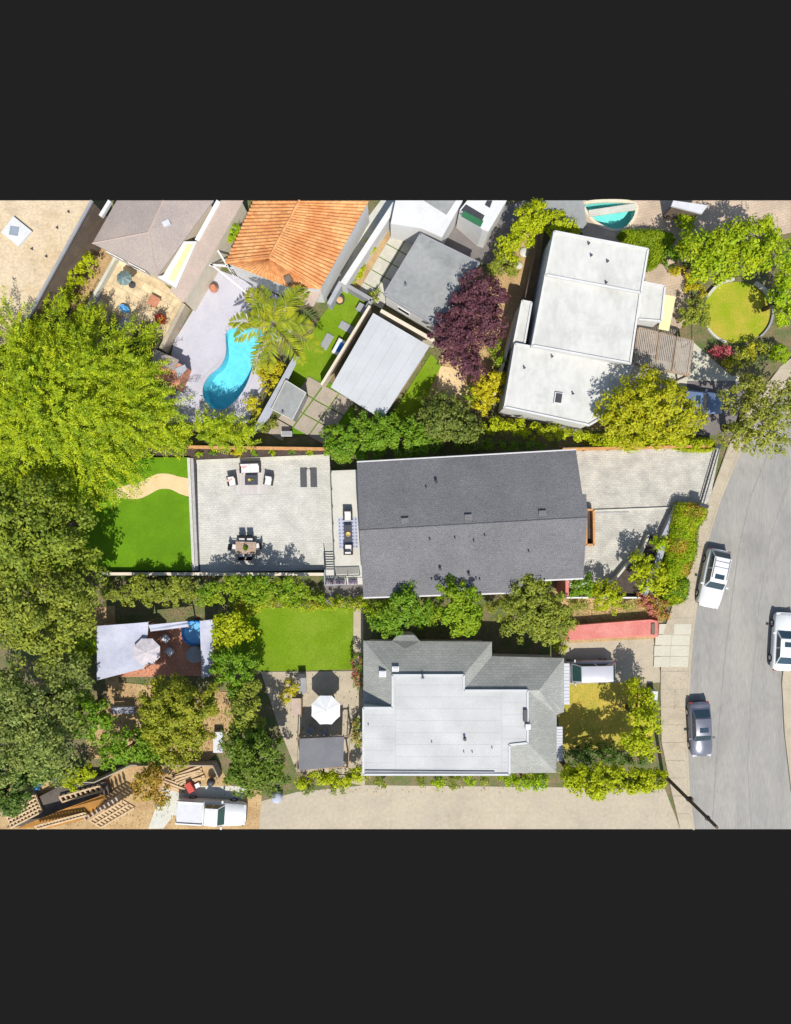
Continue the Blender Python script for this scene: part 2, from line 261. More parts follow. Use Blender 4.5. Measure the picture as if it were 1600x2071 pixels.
# ------------------------------------------------------------------ mesh helpers
def origin(o):
    v = Vector((0, 0, 0))
    while o is not None: v += o.location; o = o.parent
    return v
def link(name, me, m, parent=None):
    o = bpy.data.objects.new(name, me); COL.objects.link(o)
    if m is not None and len(me.materials) == 0: me.materials.append(m)
    if parent is not None: o.parent = parent
    return o
class MB:
    def __init__(s): s.v = []; s.f = []
    def add(s, vs, fs):
        b = len(s.v); s.v += [tuple(x) for x in vs]; s.f += [tuple(i + b for i in f) for f in fs]; return s
    def prism(s, poly, z0, z1):
        a = sum(poly[i - 1][0] * poly[i][1] - poly[i][0] * poly[i - 1][1] for i in range(len(poly)))
        if a < 0: poly = poly[::-1]
        n = len(poly); vs = [(x, y, z0) for x, y in poly] + [(x, y, z1) for x, y in poly]
        return s.add(vs, [tuple(range(n - 1, -1, -1)), tuple(range(n, 2 * n))] + [(i, (i + 1) % n, n + (i + 1) % n, n + i) for i in range(n)])
    def obox(s, cx, cy, z0, sx, sy, sz, rz=0.0):
        c, q = math.cos(rz), math.sin(rz)
        return s.prism([(cx + c * a * sx / 2 - q * b * sy / 2, cy + q * a * sx / 2 + c * b * sy / 2) for a, b in ((-1, -1), (1, -1), (1, 1), (-1, 1))], z0, z0 + sz)
    def bar(s, p, q, w, z0, z1):
        p = Vector(p[:2]); q = Vector(q[:2]); d = (q - p).normalized(); n = Vector((-d.y, d.x)) * w / 2
        return s.prism([tuple(p + n), tuple(p - n), tuple(q - n), tuple(q + n)], z0, z1)
    def slab(s, pts, th):
        pts = [Vector(p) for p in pts]
        nz = sum((pts[i - 1].x * pts[i].y - pts[i].x * pts[i - 1].y) for i in range(len(pts)))
        if nz < 0: pts = pts[::-1]
        n = len(pts); vs = [p - Vector((0, 0, th)) for p in pts] + pts
        return s.add(vs, [tuple(range(n - 1, -1, -1)), tuple(range(n, 2 * n))] + [(i, (i + 1) % n, n + (i + 1) % n, n + i) for i in range(n)])
    def tube(s, p, q, r0, r1=None, n=7):
        p = Vector(p); q = Vector(q); r1 = r0 if r1 is None else r1
        d = (q - p).normalized(); a = d.orthogonal().normalized(); b = d.cross(a)
        vs = []
        for c, r in ((p, r0), (q, r1)):
            for i in range(n):
                t = 2 * math.pi * i / n; vs.append(c + (a * math.cos(t) + b * math.sin(t)) * r)
        return s.add(vs, [(i, (i + 1) % n, n + (i + 1) % n, n + i) for i in range(n)] + [tuple(range(n - 1, -1, -1)), tuple(range(n, 2 * n))])
    def lathe(s, cx, cy, prof, n=14, ph=0.0):
        vs = []; fs = []
        for r, z in prof:
            for i in range(n):
                t = 2 * math.pi * i / n + ph; vs.append((cx + r * math.cos(t), cy + r * math.sin(t), z))
        for k in range(len(prof) - 1):
            for i in range(n): fs.append((k * n + i, k * n + (i + 1) % n, (k + 1) * n + (i + 1) % n, (k + 1) * n + i))
        fs += [tuple(range(n - 1, -1, -1)), tuple(range((len(prof) - 1) * n, len(prof) * n))]
        return s.add(vs, fs)
    def build(s, name, m, parent=None, world=True, smooth=False, kind=None):
        o0 = origin(parent) if (world and parent is not None) else Vector((0, 0, 0))
        me = bpy.data.meshes.new(name); me.from_pydata([(x - o0.x, y - o0.y, z - o0.z) for x, y, z in s.v], [], s.f); me.update()
        if smooth: me.polygons.foreach_set('use_smooth', [True] * len(me.polygons))
        o = link(name, me, m, parent)
        if kind: o['kind'] = kind
        return o
def tag(o, label=None, cat=None, group=None, kind=None):
    if label: o['label'] = label
    if cat: o['category'] = cat
    if group: o['group'] = group
    if kind: o['kind'] = kind
    return o
def thing(name, label, cat, loc=(0, 0, 0), rz=0.0, group=None):
    o = bpy.data.objects.new(name, None); COL.objects.link(o); o.location = loc; o.rotation_euler = (0, 0, rz); o.empty_display_size = 0.3
    return tag(o, label, cat, group)
def copy_tree(o, parent=None):
    c = o.copy(); COL.objects.link(c); c.parent = parent
    for ch in o.children: copy_tree(ch, c)
    return c
def filled(name, outer, holes, z, m, parent=None):
    bm = bmesh.new(); es = []
    for lp in [outer] + holes:
        vs = [bm.verts.new((x, y, z)) for x, y in lp]
        es += [bm.edges.new((vs[i - 1], vs[i])) for i in range(len(vs))]
    bmesh.ops.triangle_fill(bm, use_beauty=True, edges=es)
    for f in bm.faces:
        if f.normal.z < 0: f.normal_flip()
    me = bpy.data.meshes.new(name); bm.to_mesh(me); bm.free()
    return link(name, me, m, parent)
_lay = [0]
def sheet(name, m, pts, holes=(), z=None, smooth=0, label=None):
    _lay[0] += 1; z = 0.003 * _lay[0] if z is None else z
    if smooth: pts = smooth_loop(pts, smooth)
    o = filled(name, PX(pts, z), [PX(h, z) for h in holes], z, M[m]); o['kind'] = 'structure'
    if label: o['label'] = label
    return o
def centroid(pts): return (sum(p[0] for p in pts) / len(pts), sum(p[1] for p in pts) / len(pts))
def inset(poly, d):
    cx, cy = centroid(poly); out = []
    for x, y in poly:
        r = math.hypot(x - cx, y - cy); k = max(0.3, 1 - d / r); out.append((cx + (x - cx) * k, cy + (y - cy) * k))
    return out

# ------------------------------------------------------------------ foliage
def leaf_mesh(name, C, N, T, L, W, m, parent, world=True):
    n = len(C); o0 = np.array(origin(parent)) if (parent is not None and world) else 0
    C = C - o0
    N = N / np.linalg.norm(N, axis=1, keepdims=True); B = np.cross(N, T); B /= np.linalg.norm(B, axis=1, keepdims=True) + 1e-9; T = np.cross(B, N)
    L = np.broadcast_to(L, (n,))[:, None]; W = np.broadcast_to(W, (n,))[:, None]
    V = np.empty((n, 4, 3)); V[:, 0] = C - T * L / 2; V[:, 1] = C + B * W / 2 - N * W * 0.12; V[:, 2] = C + T * L / 2; V[:, 3] = C - B * W / 2 - N * W * 0.12
    me = bpy.data.meshes.new(name); me.vertices.add(4 * n); me.vertices.foreach_set('co', V.ravel().astype(np.float32))
    me.loops.add(4 * n); me.loops.foreach_set('vertex_index', np.arange(4 * n, dtype=np.int32))
    me.polygons.add(n); me.polygons.foreach_set('loop_start', np.arange(0, 4 * n, 4, dtype=np.int32)); me.polygons.foreach_set('loop_total', np.full(n, 4, dtype=np.int32))
    me.update(calc_edges=True)
    return link(name, me, m, parent)
def unit(rng, n):
    v = rng.normal(size=(n, 3)); return v / np.linalg.norm(v, axis=1, keepdims=True)
def blob_leaves(rng, c, r, leaf, cover, clump, low=-0.35, rough=0.3):
    """leaf positions for one lobe: clumps spread over an uneven dome, some leaves inside"""
    rx, ry, rz = r; area = math.pi * rx * ry
    ncl = max(6, int(area / (clump * clump) * 1.15))
    d = unit(rng, ncl * 3); d = d[d[:, 2] > low][:ncl]; ncl = len(d)
    ph = rng.uniform(0, 6.28, 4); az = np.arctan2(d[:, 1], d[:, 0])
    wob = 1 + rough * 0.5 * (np.sin(3 * az + ph[0]) * 0.5 + np.sin(5 * az + ph[1]) * 0.4 + np.sin(8 * az + ph[2]) * 0.3)
    rad = np.clip(rng.normal(0.80, 0.20, ncl), 0.3, 1.08) * wob
    cc = np.array(c) + d * rad[:, None] * np.array([rx, ry, rz])
    leaf *= 0.82; n = int(cover * area / (leaf * leaf * 0.5 * 0.55)); k = rng.integers(0, ncl, n)
    off = unit(rng, n) * (rng.uniform(0.2, 1, n) ** 0.5)[:, None] * (clump * rng.uniform(0.6, 1.15, ncl)[k])[:, None]
    off[:, 2] *= 0.65
    C = cc[k] + off
    N = off / clump * 0.9 + d[k] * 0.5 + unit(rng, n) * 0.7 + np.array([0, 0, 0.6])
    C[:, 2] = np.maximum(C[:, 2], 0.12)
    return C, N, unit(rng, n), leaf * rng.uniform(0.7, 1.35, n)
_ts = [0]
def trunk_mesh(base, tops, r, parent):
    mb = MB(); fork = Vector(base) + (Vector(tops[0]) - Vector(base)) * 0.45; fork.x = base[0] * 0.7 + fork.x * 0.3; fork.y = base[1] * 0.7 + fork.y * 0.3
    mb.tube(base, fork, r, r * 0.75)
    for t in tops:
        t = Vector(t); mid = fork.lerp(t, 0.55) + Vector((0, 0, 0.15)); mb.tube(fork - Vector((0, 0, 0.05)), mid, r * 0.6, r * 0.35, 6); mb.tube(mid, t, r * 0.35, r * 0.1, 5)
    return mb.build('trunk', M['bark'], parent, smooth=True)
def tree(name, label, cat, blobs, m, leaf=0.30, cover=3.2, clump=0.7, group=None, low=-0.35, rough=0.35, zb=0.0, trunk=True, m2=None, style='leaf', part='crown', aspect=0.55):
    """blobs: (px, py, z, r_px[, rz_m[, ry_px]]) survey positions of the crown's lobes"""
    _ts[0] += 1; rng = np.random.default_rng(100 + _ts[0])
    B = []
    for b in blobs:
        px, py, z, r = b[:4]; rx = U(r, z); rz = b[4] if len(b) > 4 else rx * 0.75; ry = U(b[5], z) if len(b) > 5 else rx
        B.append((P(px, py, z), (rx, ry, rz)))
    c0 = B[0][0]; base = Vector((c0.x, c0.y, zb))
    root = thing(name, label, cat, base, group=group)
    parts = [blob_leaves(rng, c, r, leaf, cover, clump, low, rough) for c, r in B]
    C, N, T, L = [np.concatenate(x) for x in zip(*parts)]
    C[:, 2] = np.maximum(C[:, 2], zb + 0.05)
    if style == 'feather':
        nspr = len(C) // 11; idx = rng.choice(len(C), nspr, replace=False); O = C[idx]; ctr = np.array([c0.x, c0.y, c0.z - 2.0])
        D = O - ctr; D /= np.linalg.norm(D, axis=1, keepdims=True); D = D + unit(rng, nspr) * 0.7; D[:, 2] = D[:, 2] * 0.5 + 0.05; D /= np.linalg.norm(D, axis=1, keepdims=True)
        SL = rng.uniform(0.6, 2.1, nspr); t = np.linspace(0, 1, 22)
        C = (O[:, None] + D[:, None] * (t[None, :, None] * SL[:, None, None])); C[:, :, 2] -= (t[None] ** 2) * SL[:, None] * 0.35
        side = np.cross(D, [0, 0, 1.0]); side /= np.linalg.norm(side, axis=1, keepdims=True) + 1e-9
        sg = np.where(np.arange(22) % 2 == 0, 1.0, -1.0)
        T = D[:, None] * 0.75 + side[:, None] * sg[None, :, None] * 0.8 + rng.normal(0, 0.15, (nspr, 22, 3)); C = C + T * 0.11
        N = np.array([0, 0, 1.0]) + rng.normal(0, 0.4, (nspr, 22, 3)) + D[:, None] * 0.2
        C, T, N = C.reshape(-1, 3), T.reshape(-1, 3), N.reshape(-1, 3); L = rng.uniform(0.22, 0.36, len(C)); W = L * 0.28
    else: W = L * aspect
    if m2 is None: leaf_mesh(part, C, N, T, L, W, M[m], root)
    else:
        k = rng.random(len(C)) < 0.22; k |= (np.sin(C[:, 0] * 2.1 + C[:, 1] * 1.3) > 0.75) & (rng.random(len(C)) < 0.5)
        leaf_mesh(part, C[~k], N[~k], T[~k], L[~k], W[~k], M[m], root); leaf_mesh('blossom', C[k], N[k], T[k], L[k], W[k], M[m2], root)
    if trunk:
        hz = max(r[2] for _, r in B)
        trunk_mesh(tuple(base), [tuple(c + Vector((0, 0, 0.1))) for c, r in B[:6]], max(0.06, min(0.32, 0.045 * (c0.z + hz))), root)
    return root

def hedge(name, label, pts, z, m, leaf=0.2, cover=4.0, m2=None, cat='hedge', bumps=0.25, zb=0.0, group=None):
    """a dense hedge: leaves over the top and the flanks of a rounded block on the outline pts"""
    _ts[0] += 1; rng = np.random.default_rng(300 + _ts[0]); leaf *= 0.85
    poly = np.array(ccw_(PX(smooth_loop(pts, 4), z))); c = poly.mean(0); root = thing(name, label, cat, (c[0], c[1], zb), group=group)
    lo, hi = poly.min(0), poly.max(0); area = 0.5 * abs(np.sum(poly[:, 0] * np.roll(poly[:, 1], -1) - np.roll(poly[:, 0], -1) * poly[:, 1]))
    n = int(cover * area / (leaf * leaf * 0.275)); Q = rng.uniform(lo, hi, (int(n * 2.6), 2)); x, y = Q[:, 0], Q[:, 1]; ins = np.zeros(len(Q), bool); dist = np.full(len(Q), 1e9)
    for i in range(len(poly)):
        a, b = poly[i - 1], poly[i]; cond = (a[1] > y) != (b[1] > y); ins ^= cond & (x < (b[0] - a[0]) * (y - a[1]) / (b[1] - a[1] + 1e-12) + a[0])
        ab = b - a; t = np.clip(((Q - a) @ ab) / (ab @ ab + 1e-12), 0, 1); dist = np.minimum(dist, np.linalg.norm(Q - a - t[:, None] * ab, axis=1))
    Q, dist = Q[ins][:n], dist[ins][:n]
    nb = max(8, int(area * 3.0)); ctr = Q[rng.integers(0, len(Q), nb)]; rad = rng.uniform(0.3, 0.75, nb); f = np.full(len(Q), -1.2)
    for k in range(nb): f = np.maximum(f, 1.6 * np.sqrt(np.clip(1 - ((Q - ctr[k]) ** 2).sum(1) / rad[k] ** 2, 0, None)) * rad[k] / 0.55 - 0.6 * (1 - (((Q - ctr[k]) ** 2).sum(1) < rad[k] ** 2)) - 0.6)
    f = np.maximum(f, -0.9); Z = z + bumps * 0.4 * f - 0.45 * np.exp(-dist / 0.18) - rng.exponential(0.09, len(Q)); C = np.column_stack([Q, Z])
    N = unit(rng, len(C)) * 0.75 + np.array([0, 0, 0.8])
    S_ = []; SN = []
    for i in range(len(poly)):
        a, b = poly[i - 1], poly[i]; L = np.linalg.norm(b - a); k = int(cover * 0.5 * L * (z - zb) / (leaf * leaf * 0.275)); t = rng.random(k)[:, None]; nn = np.array([b[1] - a[1], a[0] - b[0]]) / (L + 1e-9)
        q = a + (b - a) * t + nn * rng.normal(0.0, 0.07, (k, 1)); S_.append(np.column_stack([q, rng.uniform(zb + 0.1, z - 0.15, k)])); SN.append(np.tile([nn[0], nn[1], 0.3], (k, 1)) + unit(rng, k) * 0.7)
    C = np.vstack([C] + S_); N = np.vstack([N] + SN); L = leaf * rng.uniform(0.7, 1.35, len(C)); T = unit(rng, len(C)); W = L * 0.55
    if m2 is None: leaf_mesh('foliage', C, N, T, L, W, M[m], root)
    else:
        k = (np.sin(C[:, 0] * 1.9 + C[:, 1] * 1.3) + np.sin(C[:, 1] * 2.7 - C[:, 0]) > 0.6) & (rng.random(len(C)) < 0.65); k |= rng.random(len(C)) < 0.12
        leaf_mesh('foliage', C[~k], N[~k], T[~k], L[~k], W[~k], M[m], root); leaf_mesh('young_growth', C[k], N[k], T[k], L[k], W[k], M[m2], root)
    MB().prism([tuple(c + (p - c) * 0.86) for p in poly], zb, z - 0.55 - bumps * 0.45).build('stems', M['twig'], root)
    return root
def ccw_(poly):
    a = sum(poly[i - 1][0] * poly[i][1] - poly[i][0] * poly[i - 1][1] for i in range(len(poly)))
    return poly if a > 0 else poly[::-1]

# ------------------------------------------------------------------ building helpers
def window(parent, p, q, t, w, z0, z1, m='wglass', name='window', frame='white', depth=0.07):
    """a window on the wall running from p to q (seen from outside the wall lies to the left of p->q), centred at fraction t"""
    p = Vector(p); q = Vector(q); d = (q - p).normalized(); n = Vector((d.y, -d.x)); c = p.lerp(q, t)
    a, b = c - d * w / 2, c + d * w / 2
    fr = MB(); e = 0.07
    for u, v, s0, s1 in ((a, b, z0 - e, z0), (a, b, z1, z1 + e), (a - d * e, a, z0 - e, z1 + e), (b, b + d * e, z0 - e, z1 + e)):
        fr.bar(u + n * depth / 2, v + n * depth / 2, depth, s0, s1)
    f = fr.build(name, M[frame], parent)
    MB().bar(a + n * 0.02, b + n * 0.02, 0.03, z0, z1).build('pane' if name != 'door' else 'panel', M[m], f)
    return f
def ccw(poly):
    a = sum(poly[i - 1][0] * poly[i][1] - poly[i][0] * poly[i - 1][1] for i in range(len(poly)))
    return poly if a > 0 else poly[::-1]
def flat_house(name, label, cat, pts, z, wall, roof, over=0.25, par=0.18, parw=0.16, parm=None, z0=0.0, root=None):
    poly = ccw(PX(pts, z)); cx, cy = centroid(poly)
    root = root or thing(name, label, cat, (cx, cy, z0))
    MB().prism(inset(poly, over), z0, z - 0.22).build('wall', M[wall], root)
    MB().prism(poly, z - 0.2, z).build('roof', M[roof], root)
    if par:
        mb = MB()
        q = inset(poly, parw * 0.75)
        for i in range(len(poly)): mb.bar(q[i - 1], q[i], parw, z, z + par)
        mb.build('parapet', M[parm or wall], root)
    return root, poly
def vent_pipe(parent, p, h=0.3, r=0.06, flash=True, name='vent_pipe', m='darkgray'):
    v = MB().lathe(p.x, p.y, [(r, p.z - 0.05), (r, p.z + h), (r * 1.25, p.z + h), (r * 1.25, p.z + h + 0.05)], 8).build(name, M[m], parent)
    if flash: MB().obox(p.x, p.y - 0.05, p.z - 0.05, 0.26, 0.26, 0.062).build('flashing', M['flash'], v)
    return v
# ================================================================== GROUND AND SURFACES
pool_a = smooth_loop([(457, 668), (497, 660), (534, 668), (534, 692), (519, 722), (512, 752), (500, 783), (480, 812), (455, 830), (428, 828), (410, 806), (409, 780), (422, 757), (444, 738), (455, 712)], 4)
pool_b = smooth_loop([(1182, 412), (1230, 407), (1281, 411), (1286, 432), (1272, 456), (1250, 466), (1225, 462), (1202, 449), (1186, 430)], 4)
def rect_edge(z=0.0):
    t, b = P(0, Y_TOP, z).y, P(0, Y_BOT, z).y
    return [(-46, b), (46, b), (46, t), (-46, t)]
g = filled('ground', rect_edge(), [PX(pool_a), PX(pool_b)], 0.0, M['soil']); g['kind'] = 'structure'
mb = MB(); t_, b_ = P(0, Y_TOP).y, P(0, Y_BOT).y

# street
road_l = [(1640, 740), (1600, 770), (1530, 850), (1490, 925), (1455, 1010), (1430, 1090), (1411, 1190), (1398, 1290), (1391, 1400), (1388, 1500), (1392, 1600), (1402, Y_BOT)]
road_r = [(1640, Y_BOT), (1604, 1600), (1590, 1480), (1586, 1380), (1600, 1250), (1660, 1100), (1900, 900), (1900, 740)]
sheet('road', 'asphalt', road_l + road_r)
kb = MB()
for a, b in zip(road_l[:-1], road_l[1:]):
    kb.bar(P(*a), P(*b), 0.16, 0, 0.14)
kb.build('kerb', M['walk'], None)['kind'] = 'structure'
walk_l = [(1610, 716), (1578, 742), (1512, 828), (1472, 905), (1434, 1010), (1405, 1090), (1372, 1190), (1338, 1290), (1336, 1400), (1338, 1500), (1358, 1600), (1376, Y_BOT)]
sheet('sidewalk', 'walk', walk_l + road_l[::-1], z=0.125)
sw = bpy.data.objects['sidewalk']
# sidewalk paving panels, laid one by one along the walk
def walk_at(line, y):
    for a, b in zip(line[:-1], line[1:]):
        if a[1] <= y <= b[1]: return a[0] + (b[0] - a[0]) * (y - a[1]) / (b[1] - a[1])
    return line[-1][0]
y = 745.0
rr = random.Random(5)
while y < Y_BOT - 4:
    y2 = min(y + 36, Y_BOT - 1)
    if not (1250 < y < 1345):
        q = [(walk_at(walk_l, y + 1) + 1, y + 1), (walk_at(road_l, y + 1) - 4, y + 1), (walk_at(road_l, y2) - 4, y2), (walk_at(walk_l, y2) + 1, y2)]
        MB().prism(PX(q, 0.14), 0.10, 0.140 + rr.uniform(0, 0.008)).build('panel', M['walk'], sw)
    y = y2
for i in range(4):       # pale apron where the driveway crosses
    for j in range(2):
        y0, y1 = 1262 + 22 * i, 1283 + 22 * i
        xa, xb = walk_at(walk_l, y0) - 14, walk_at(road_l, y0) - 3
        x0, x1 = (xa, xa + (xb - xa) * 0.46) if j == 0 else (xa + (xb - xa) * 0.47, xb)
        MB().prism(PX([(x0, y0), (x1, y0), (x1 - 1, y1), (x0 - 1, y1)], 0.14), 0.10, 0.142 + 0.003 * ((i + j) % 2)).build('apron_panel', M['apron'], sw)
rd = bpy.data.objects['road']
for ln, w in (([(1560, 900), (1520, 1000), (1496, 1100), (1478, 1230), (1464, 1350), (1452, 1500), (1440, Y_BOT)], 0.07), ([(1600, 960), (1560, 1080), (1535, 1230), (1520, 1400), (1512, 1550), (1520, Y_BOT)], 0.05)):
    for u, v in zip(ln[:-1], ln[1:]): MB().bar(P(*u), P(*v), w, 0.0, 0.0075).build('tar_seam', M['tar'], rd)
# far kerb and walk beyond the road
k2 = MB()
for a, b in (((1584, 1380), (1589, 1480)), ((1589, 1480), (1603, 1600)), ((1603, 1600), (1640, Y_BOT)), ((1598, 1250), (1584, 1380))):
    k2.bar(P(*a), P(*b), 0.3, 0, 0.14)
k2.build('kerb', M['walk'], None)['kind'] = 'structure'
sheet('sidewalk', 'walk', [(1586, 1380), (1590, 1480), (1605, 1600), (1640, Y_BOT), (1700, Y_BOT), (1700, 1250), (1600, 1250)], z=0.125)

# bottom lane, construction yard, driveways
sheet('lane', 'lane', [(470, Y_BOT), (522, 1622), (600, 1602), (740, 1588), (1100, 1592), (1345, 1596), (1376, Y_BOT)])
sheet('yard_dirt', 'tan_dirt', [(0, 1600), (75, 1580), (180, 1585), (265, 1550), (440, 1545), (470, 1590), (530, 1600), (524, Y_BOT), (0, Y_BOT)])
sheet('yard_dirt', 'pale', [(330, 1590), (500, 1590), (490, 1622), (350, 1650), (330, 1676), (300, 1676)])
sheet('driveway', 'walk', [(1135, 1296), (1320, 1284), (1340, 1380), (1262, 1384), (1135, 1388)])
sheet('dry_slope', 'dry', [(1110, 1195), (1345, 1205), (1340, 1262), (1320, 1285), (1135, 1296), (1100, 1290)])
sheet('dry_lawn', 'dlawn', [(1130, 1385), (1262, 1380), (1300, 1400), (1325, 1470), (1310, 1520), (1130, 1515)])
sheet('lawn', 'lawn', [(470, 1228), (714, 1230), (713, 1354), (528, 1358), (470, 1330)])
sheet('path', 'walk', [(715, 1228), (738, 1228), (738, 1356), (714, 1354)])
sheet('terrace', 'walk', [(528, 1359), (738, 1357), (738, 1590), (600, 1560), (560, 1460)])
sheet('path', 'tan_dirt', [(175, 1230), (232, 1225), (240, 1380), (460, 1400), (480, 1480), (420, 1540), (180, 1535), (170, 1480), (218, 1400)])
sheet('terrace', 'terracotta', [(205, 1262), (440, 1258), (442, 1366), (210, 1370)])
sheet('painted_shade_court', 'charcoal', [(655, 1182), (745, 1182), (745, 1226), (655, 1222)])  # low concrete in a dark colour that paints the bushes' shade
sheet('side_yard', 'soil', [(735, 1200), (1110, 1195), (1140, 1300), (735, 1300)])
# top yards
sheet('terrace', 'flag', [(235, 512), (320, 562), (374, 612), (336, 690), (300, 720), (200, 700), (165, 650)])
sheet('path', 'tan_dirt', [(196, 430), (228, 440), (236, 520), (150, 660), (90, 690), (60, 660)])
sheet('path', 'pooldeck', [(250, 640), (268, 652), (225, 712), (205, 700)])
sheet('pool_deck', 'pooldeck', [(440, 545), (520, 575), (575, 605), (600, 660), (560, 700), (545, 760), (530, 800), (500, 855), (340, 855), (330, 800), (352, 690), (395, 620)], holes=[pool_a])
sheet('planting_bed', 'soil', [(538, 690), (610, 690), (600, 740), (560, 800), (530, 850), (505, 850), (540, 760)])
sheet('lawn', 'lawn', [(700, 575), (756, 606), (676, 745), (645, 800), (575, 780), (606, 718), (650, 640)])
sheet('walkway', 'pale', [(770, Y_TOP), (812, Y_TOP), (700, 585), (640, 600), (640, 575)])
pv = sheet('paving_bed', 'turf', [(775, 455), (840, 460), (800, 560), (770, 610), (700, 580)], label='grass joints between the pale paving slabs')
pw = sheet('paving_bed', 'turf', [(648, 765), (705, 795), (720, 850), (650, 880), (590, 880), (590, 840)], label='grass joints between the brown paving slabs')
sheet('courtyard', 'charcoal', [(880, 440), (960, 430), (1062, Y_TOP), (1058, 420), (995, 540), (900, 500)])
sheet('yard_dirt', 'tan_dirt', [(1040, 470), (1100, 470), (1080, 600), (1020, 720), (960, 830), (900, 860), (860, 800), (900, 700), (1000, 560)])
sheet('gravel_bed', 'sand', [(890, 740), (925, 745), (955, 800), (925, 825), (880, 800)])
sheet('lawn', 'lawn', [(872, 715), (893, 738), (850, 832), (805, 862), (785, 850)])
sheet('terrace', 'terrace', [(1165, Y_TOP), (1470, Y_TOP), (1600, Y_TOP), (1600, 470), (1380, 530), (1400, 640), (1340, 700), (1290, 690), (1290, 560), (1310, 505), (1180, 475), (1150, 430)], holes=[pool_b])
sheet('terrace', 'apron', [(1370, 690), (1425, 690), (1450, 720), (1500, 760), (1480, 800), (1390, 800), (1240, 850), (1240, 740), (1290, 730)])
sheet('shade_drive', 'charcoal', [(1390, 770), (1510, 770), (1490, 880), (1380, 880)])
sheet('garden_bed', 'soil', [(1400, 560), (1600, 560), (1600, 720), (1560, 760), (1480, 760), (1400, 690)])
# round lawn with its low curved wall
rl = thing('curved_garden_wall', 'low white curved wall hugging the round lawn', 'wall', P(1490, 635))
mbw = MB(); mbw2 = MB()
def arc(mbx, a0, a1, r=70, w=0.22, h=0.5, n=14):
    pts = [P(1490 + r * math.cos(A(a0 + (a1 - a0) * i / n)), 632 - r * 0.93 * math.sin(A(a0 + (a1 - a0) * i / n))) for i in range(n + 1)]
    for u, v in zip(pts[:-1], pts[1:]): mbx.bar(u, v, w, 0, h)
arc(mbw, 98, 152); mbw.build('wall_segment', M['pale'], rl); arc(mbw2, 12, 62); mbw2.build('wall_segment', M['pale'], rl)
mb3 = MB(); arc(mb3, -50, 10, r=70, h=0.3, w=0.15); mb3.build('wall_segment', M['graywall'], rl); mb4 = MB(); arc(mb4, 200, 250, r=70, h=0.3, w=0.15); mb4.build('wall_segment', M['pale'], rl)
sheet('lawn', 'rlawn', [(1490 + 67 * math.cos(t), 632 - 62 * math.sin(t)) for t in np.linspace(0, 2 * math.pi, 40, endpoint=False)])

# pools: tiled basin below grade and a water surface
def pool(label, loop, mw, depth, cop, plaster='plasterpool'):
    pts = PX(loop); cx, cy = centroid(pts); r = thing('swimming_pool', label, 'pool', (cx, cy, -depth))
    n = len(pts); ys = [p[1] for p in pts]; y0, y1 = min(ys), max(ys)
    vs = [(x, y, 0.0) for x, y in pts] + [(cx + (x - cx) * 0.93, cy + (y - cy) * 0.93, -0.9 - (depth - 0.9) * (y1 - y) / (y1 - y0)) for x, y in pts]
    fs = [(i, n + i, n + (i + 1) % n, (i + 1) % n) for i in range(n)] + [tuple(range(n, 2 * n))]
    MB().add(vs, fs).build('basin', M[plaster], r)
    filled('water', [(x - cx, y - cy) for x, y in pts], [], depth - 0.08, M[mw], r)
    cp = MB()
    for i in range(n): cp.bar(pts[i - 1], pts[i], 0.24, -0.05, 0.13)
    cp.build('coping', M[cop], r)
    return r
pool('curvy turquoise swimming pool in the lavender grey deck beside the palm', pool_a, 'water', 2.2, 'pooldeck')
pb = pool('rounded pale green pool with beige coping at the top edge', pool_b, 'water2', 1.6, 'coping', 'plasterpale')
MB().bar(P(1190, 434), P(1284, 420), 0.55, 0.14, 0.24).build('bridge', M['pale'], pb)

# paving slabs with grass joints
def slab_grid(parent, o, du, dv, nu, nv, gap, m, zt=0.16):
    o = Vector(o); du = Vector(du); dv = Vector(dv); r = random.Random(3)
    for i in range(nu):
        for j in range(nv):
            a = o + du * (i + gap) + dv * (j + gap); b = o + du * (i + 1 - gap) + dv * (j + gap); c = o + du * (i + 1 - gap) + dv * (j + 1 - gap); d = o + du * (i + gap) + dv * (j + 1 - gap)
            MB().prism(PX([tuple(x) for x in (a, b, c, d)], zt), 0.05, zt + r.uniform(-0.006, 0.006)).build('slab', M[m], parent)
sheet('planting_strip', 'tan_dirt', [(784, 442), (800, 462), (722, 600), (700, 585)])
slab_grid(pv, (796, 466), (27, 15), (-15.5, 26), 2, 5, 0.035, 'slab')
slab_grid(pw, (655, 778), (31, 17), (-21, 29), 2, 3, 0.035, 'slab2')
slab_grid(pw, (624, 760), (31, 17), (-21, 29), 1, 4, 0.035, 'slab2')

# ================================================================== THE MAIN PROPERTY
zp, zl, zd = 0.30, 0.60, 1.50
mb = MB().prism(PX([(398, 934), (666, 923), (669, 950), (678, 1152), (404, 1158)], zp), 0, zp); o = mb.build('patio', M['paver']); o['kind'] = 'structure'
mb = MB().prism(PX([(300, 903), (655, 906), (668, 923), (398, 933), (385, 926), (300, 926)], zp), 0, zp + 0.03); mb.build('mulch_bed', M['mulch'])['kind'] = 'structure'
mb = MB(); mb.bar(P(398, 934, zp), P(667, 922.5, zp), 0.3, 0.1, zp + 0.1); mb.build('patio_edging', M['pale'])['kind'] = 'structure'
o = MB().prism(PX([(100, 925), (379, 925), (389, 1154), (100, 1154)], zl), 0, zl).build('lawn', M['turf']); o['kind'] = 'structure'
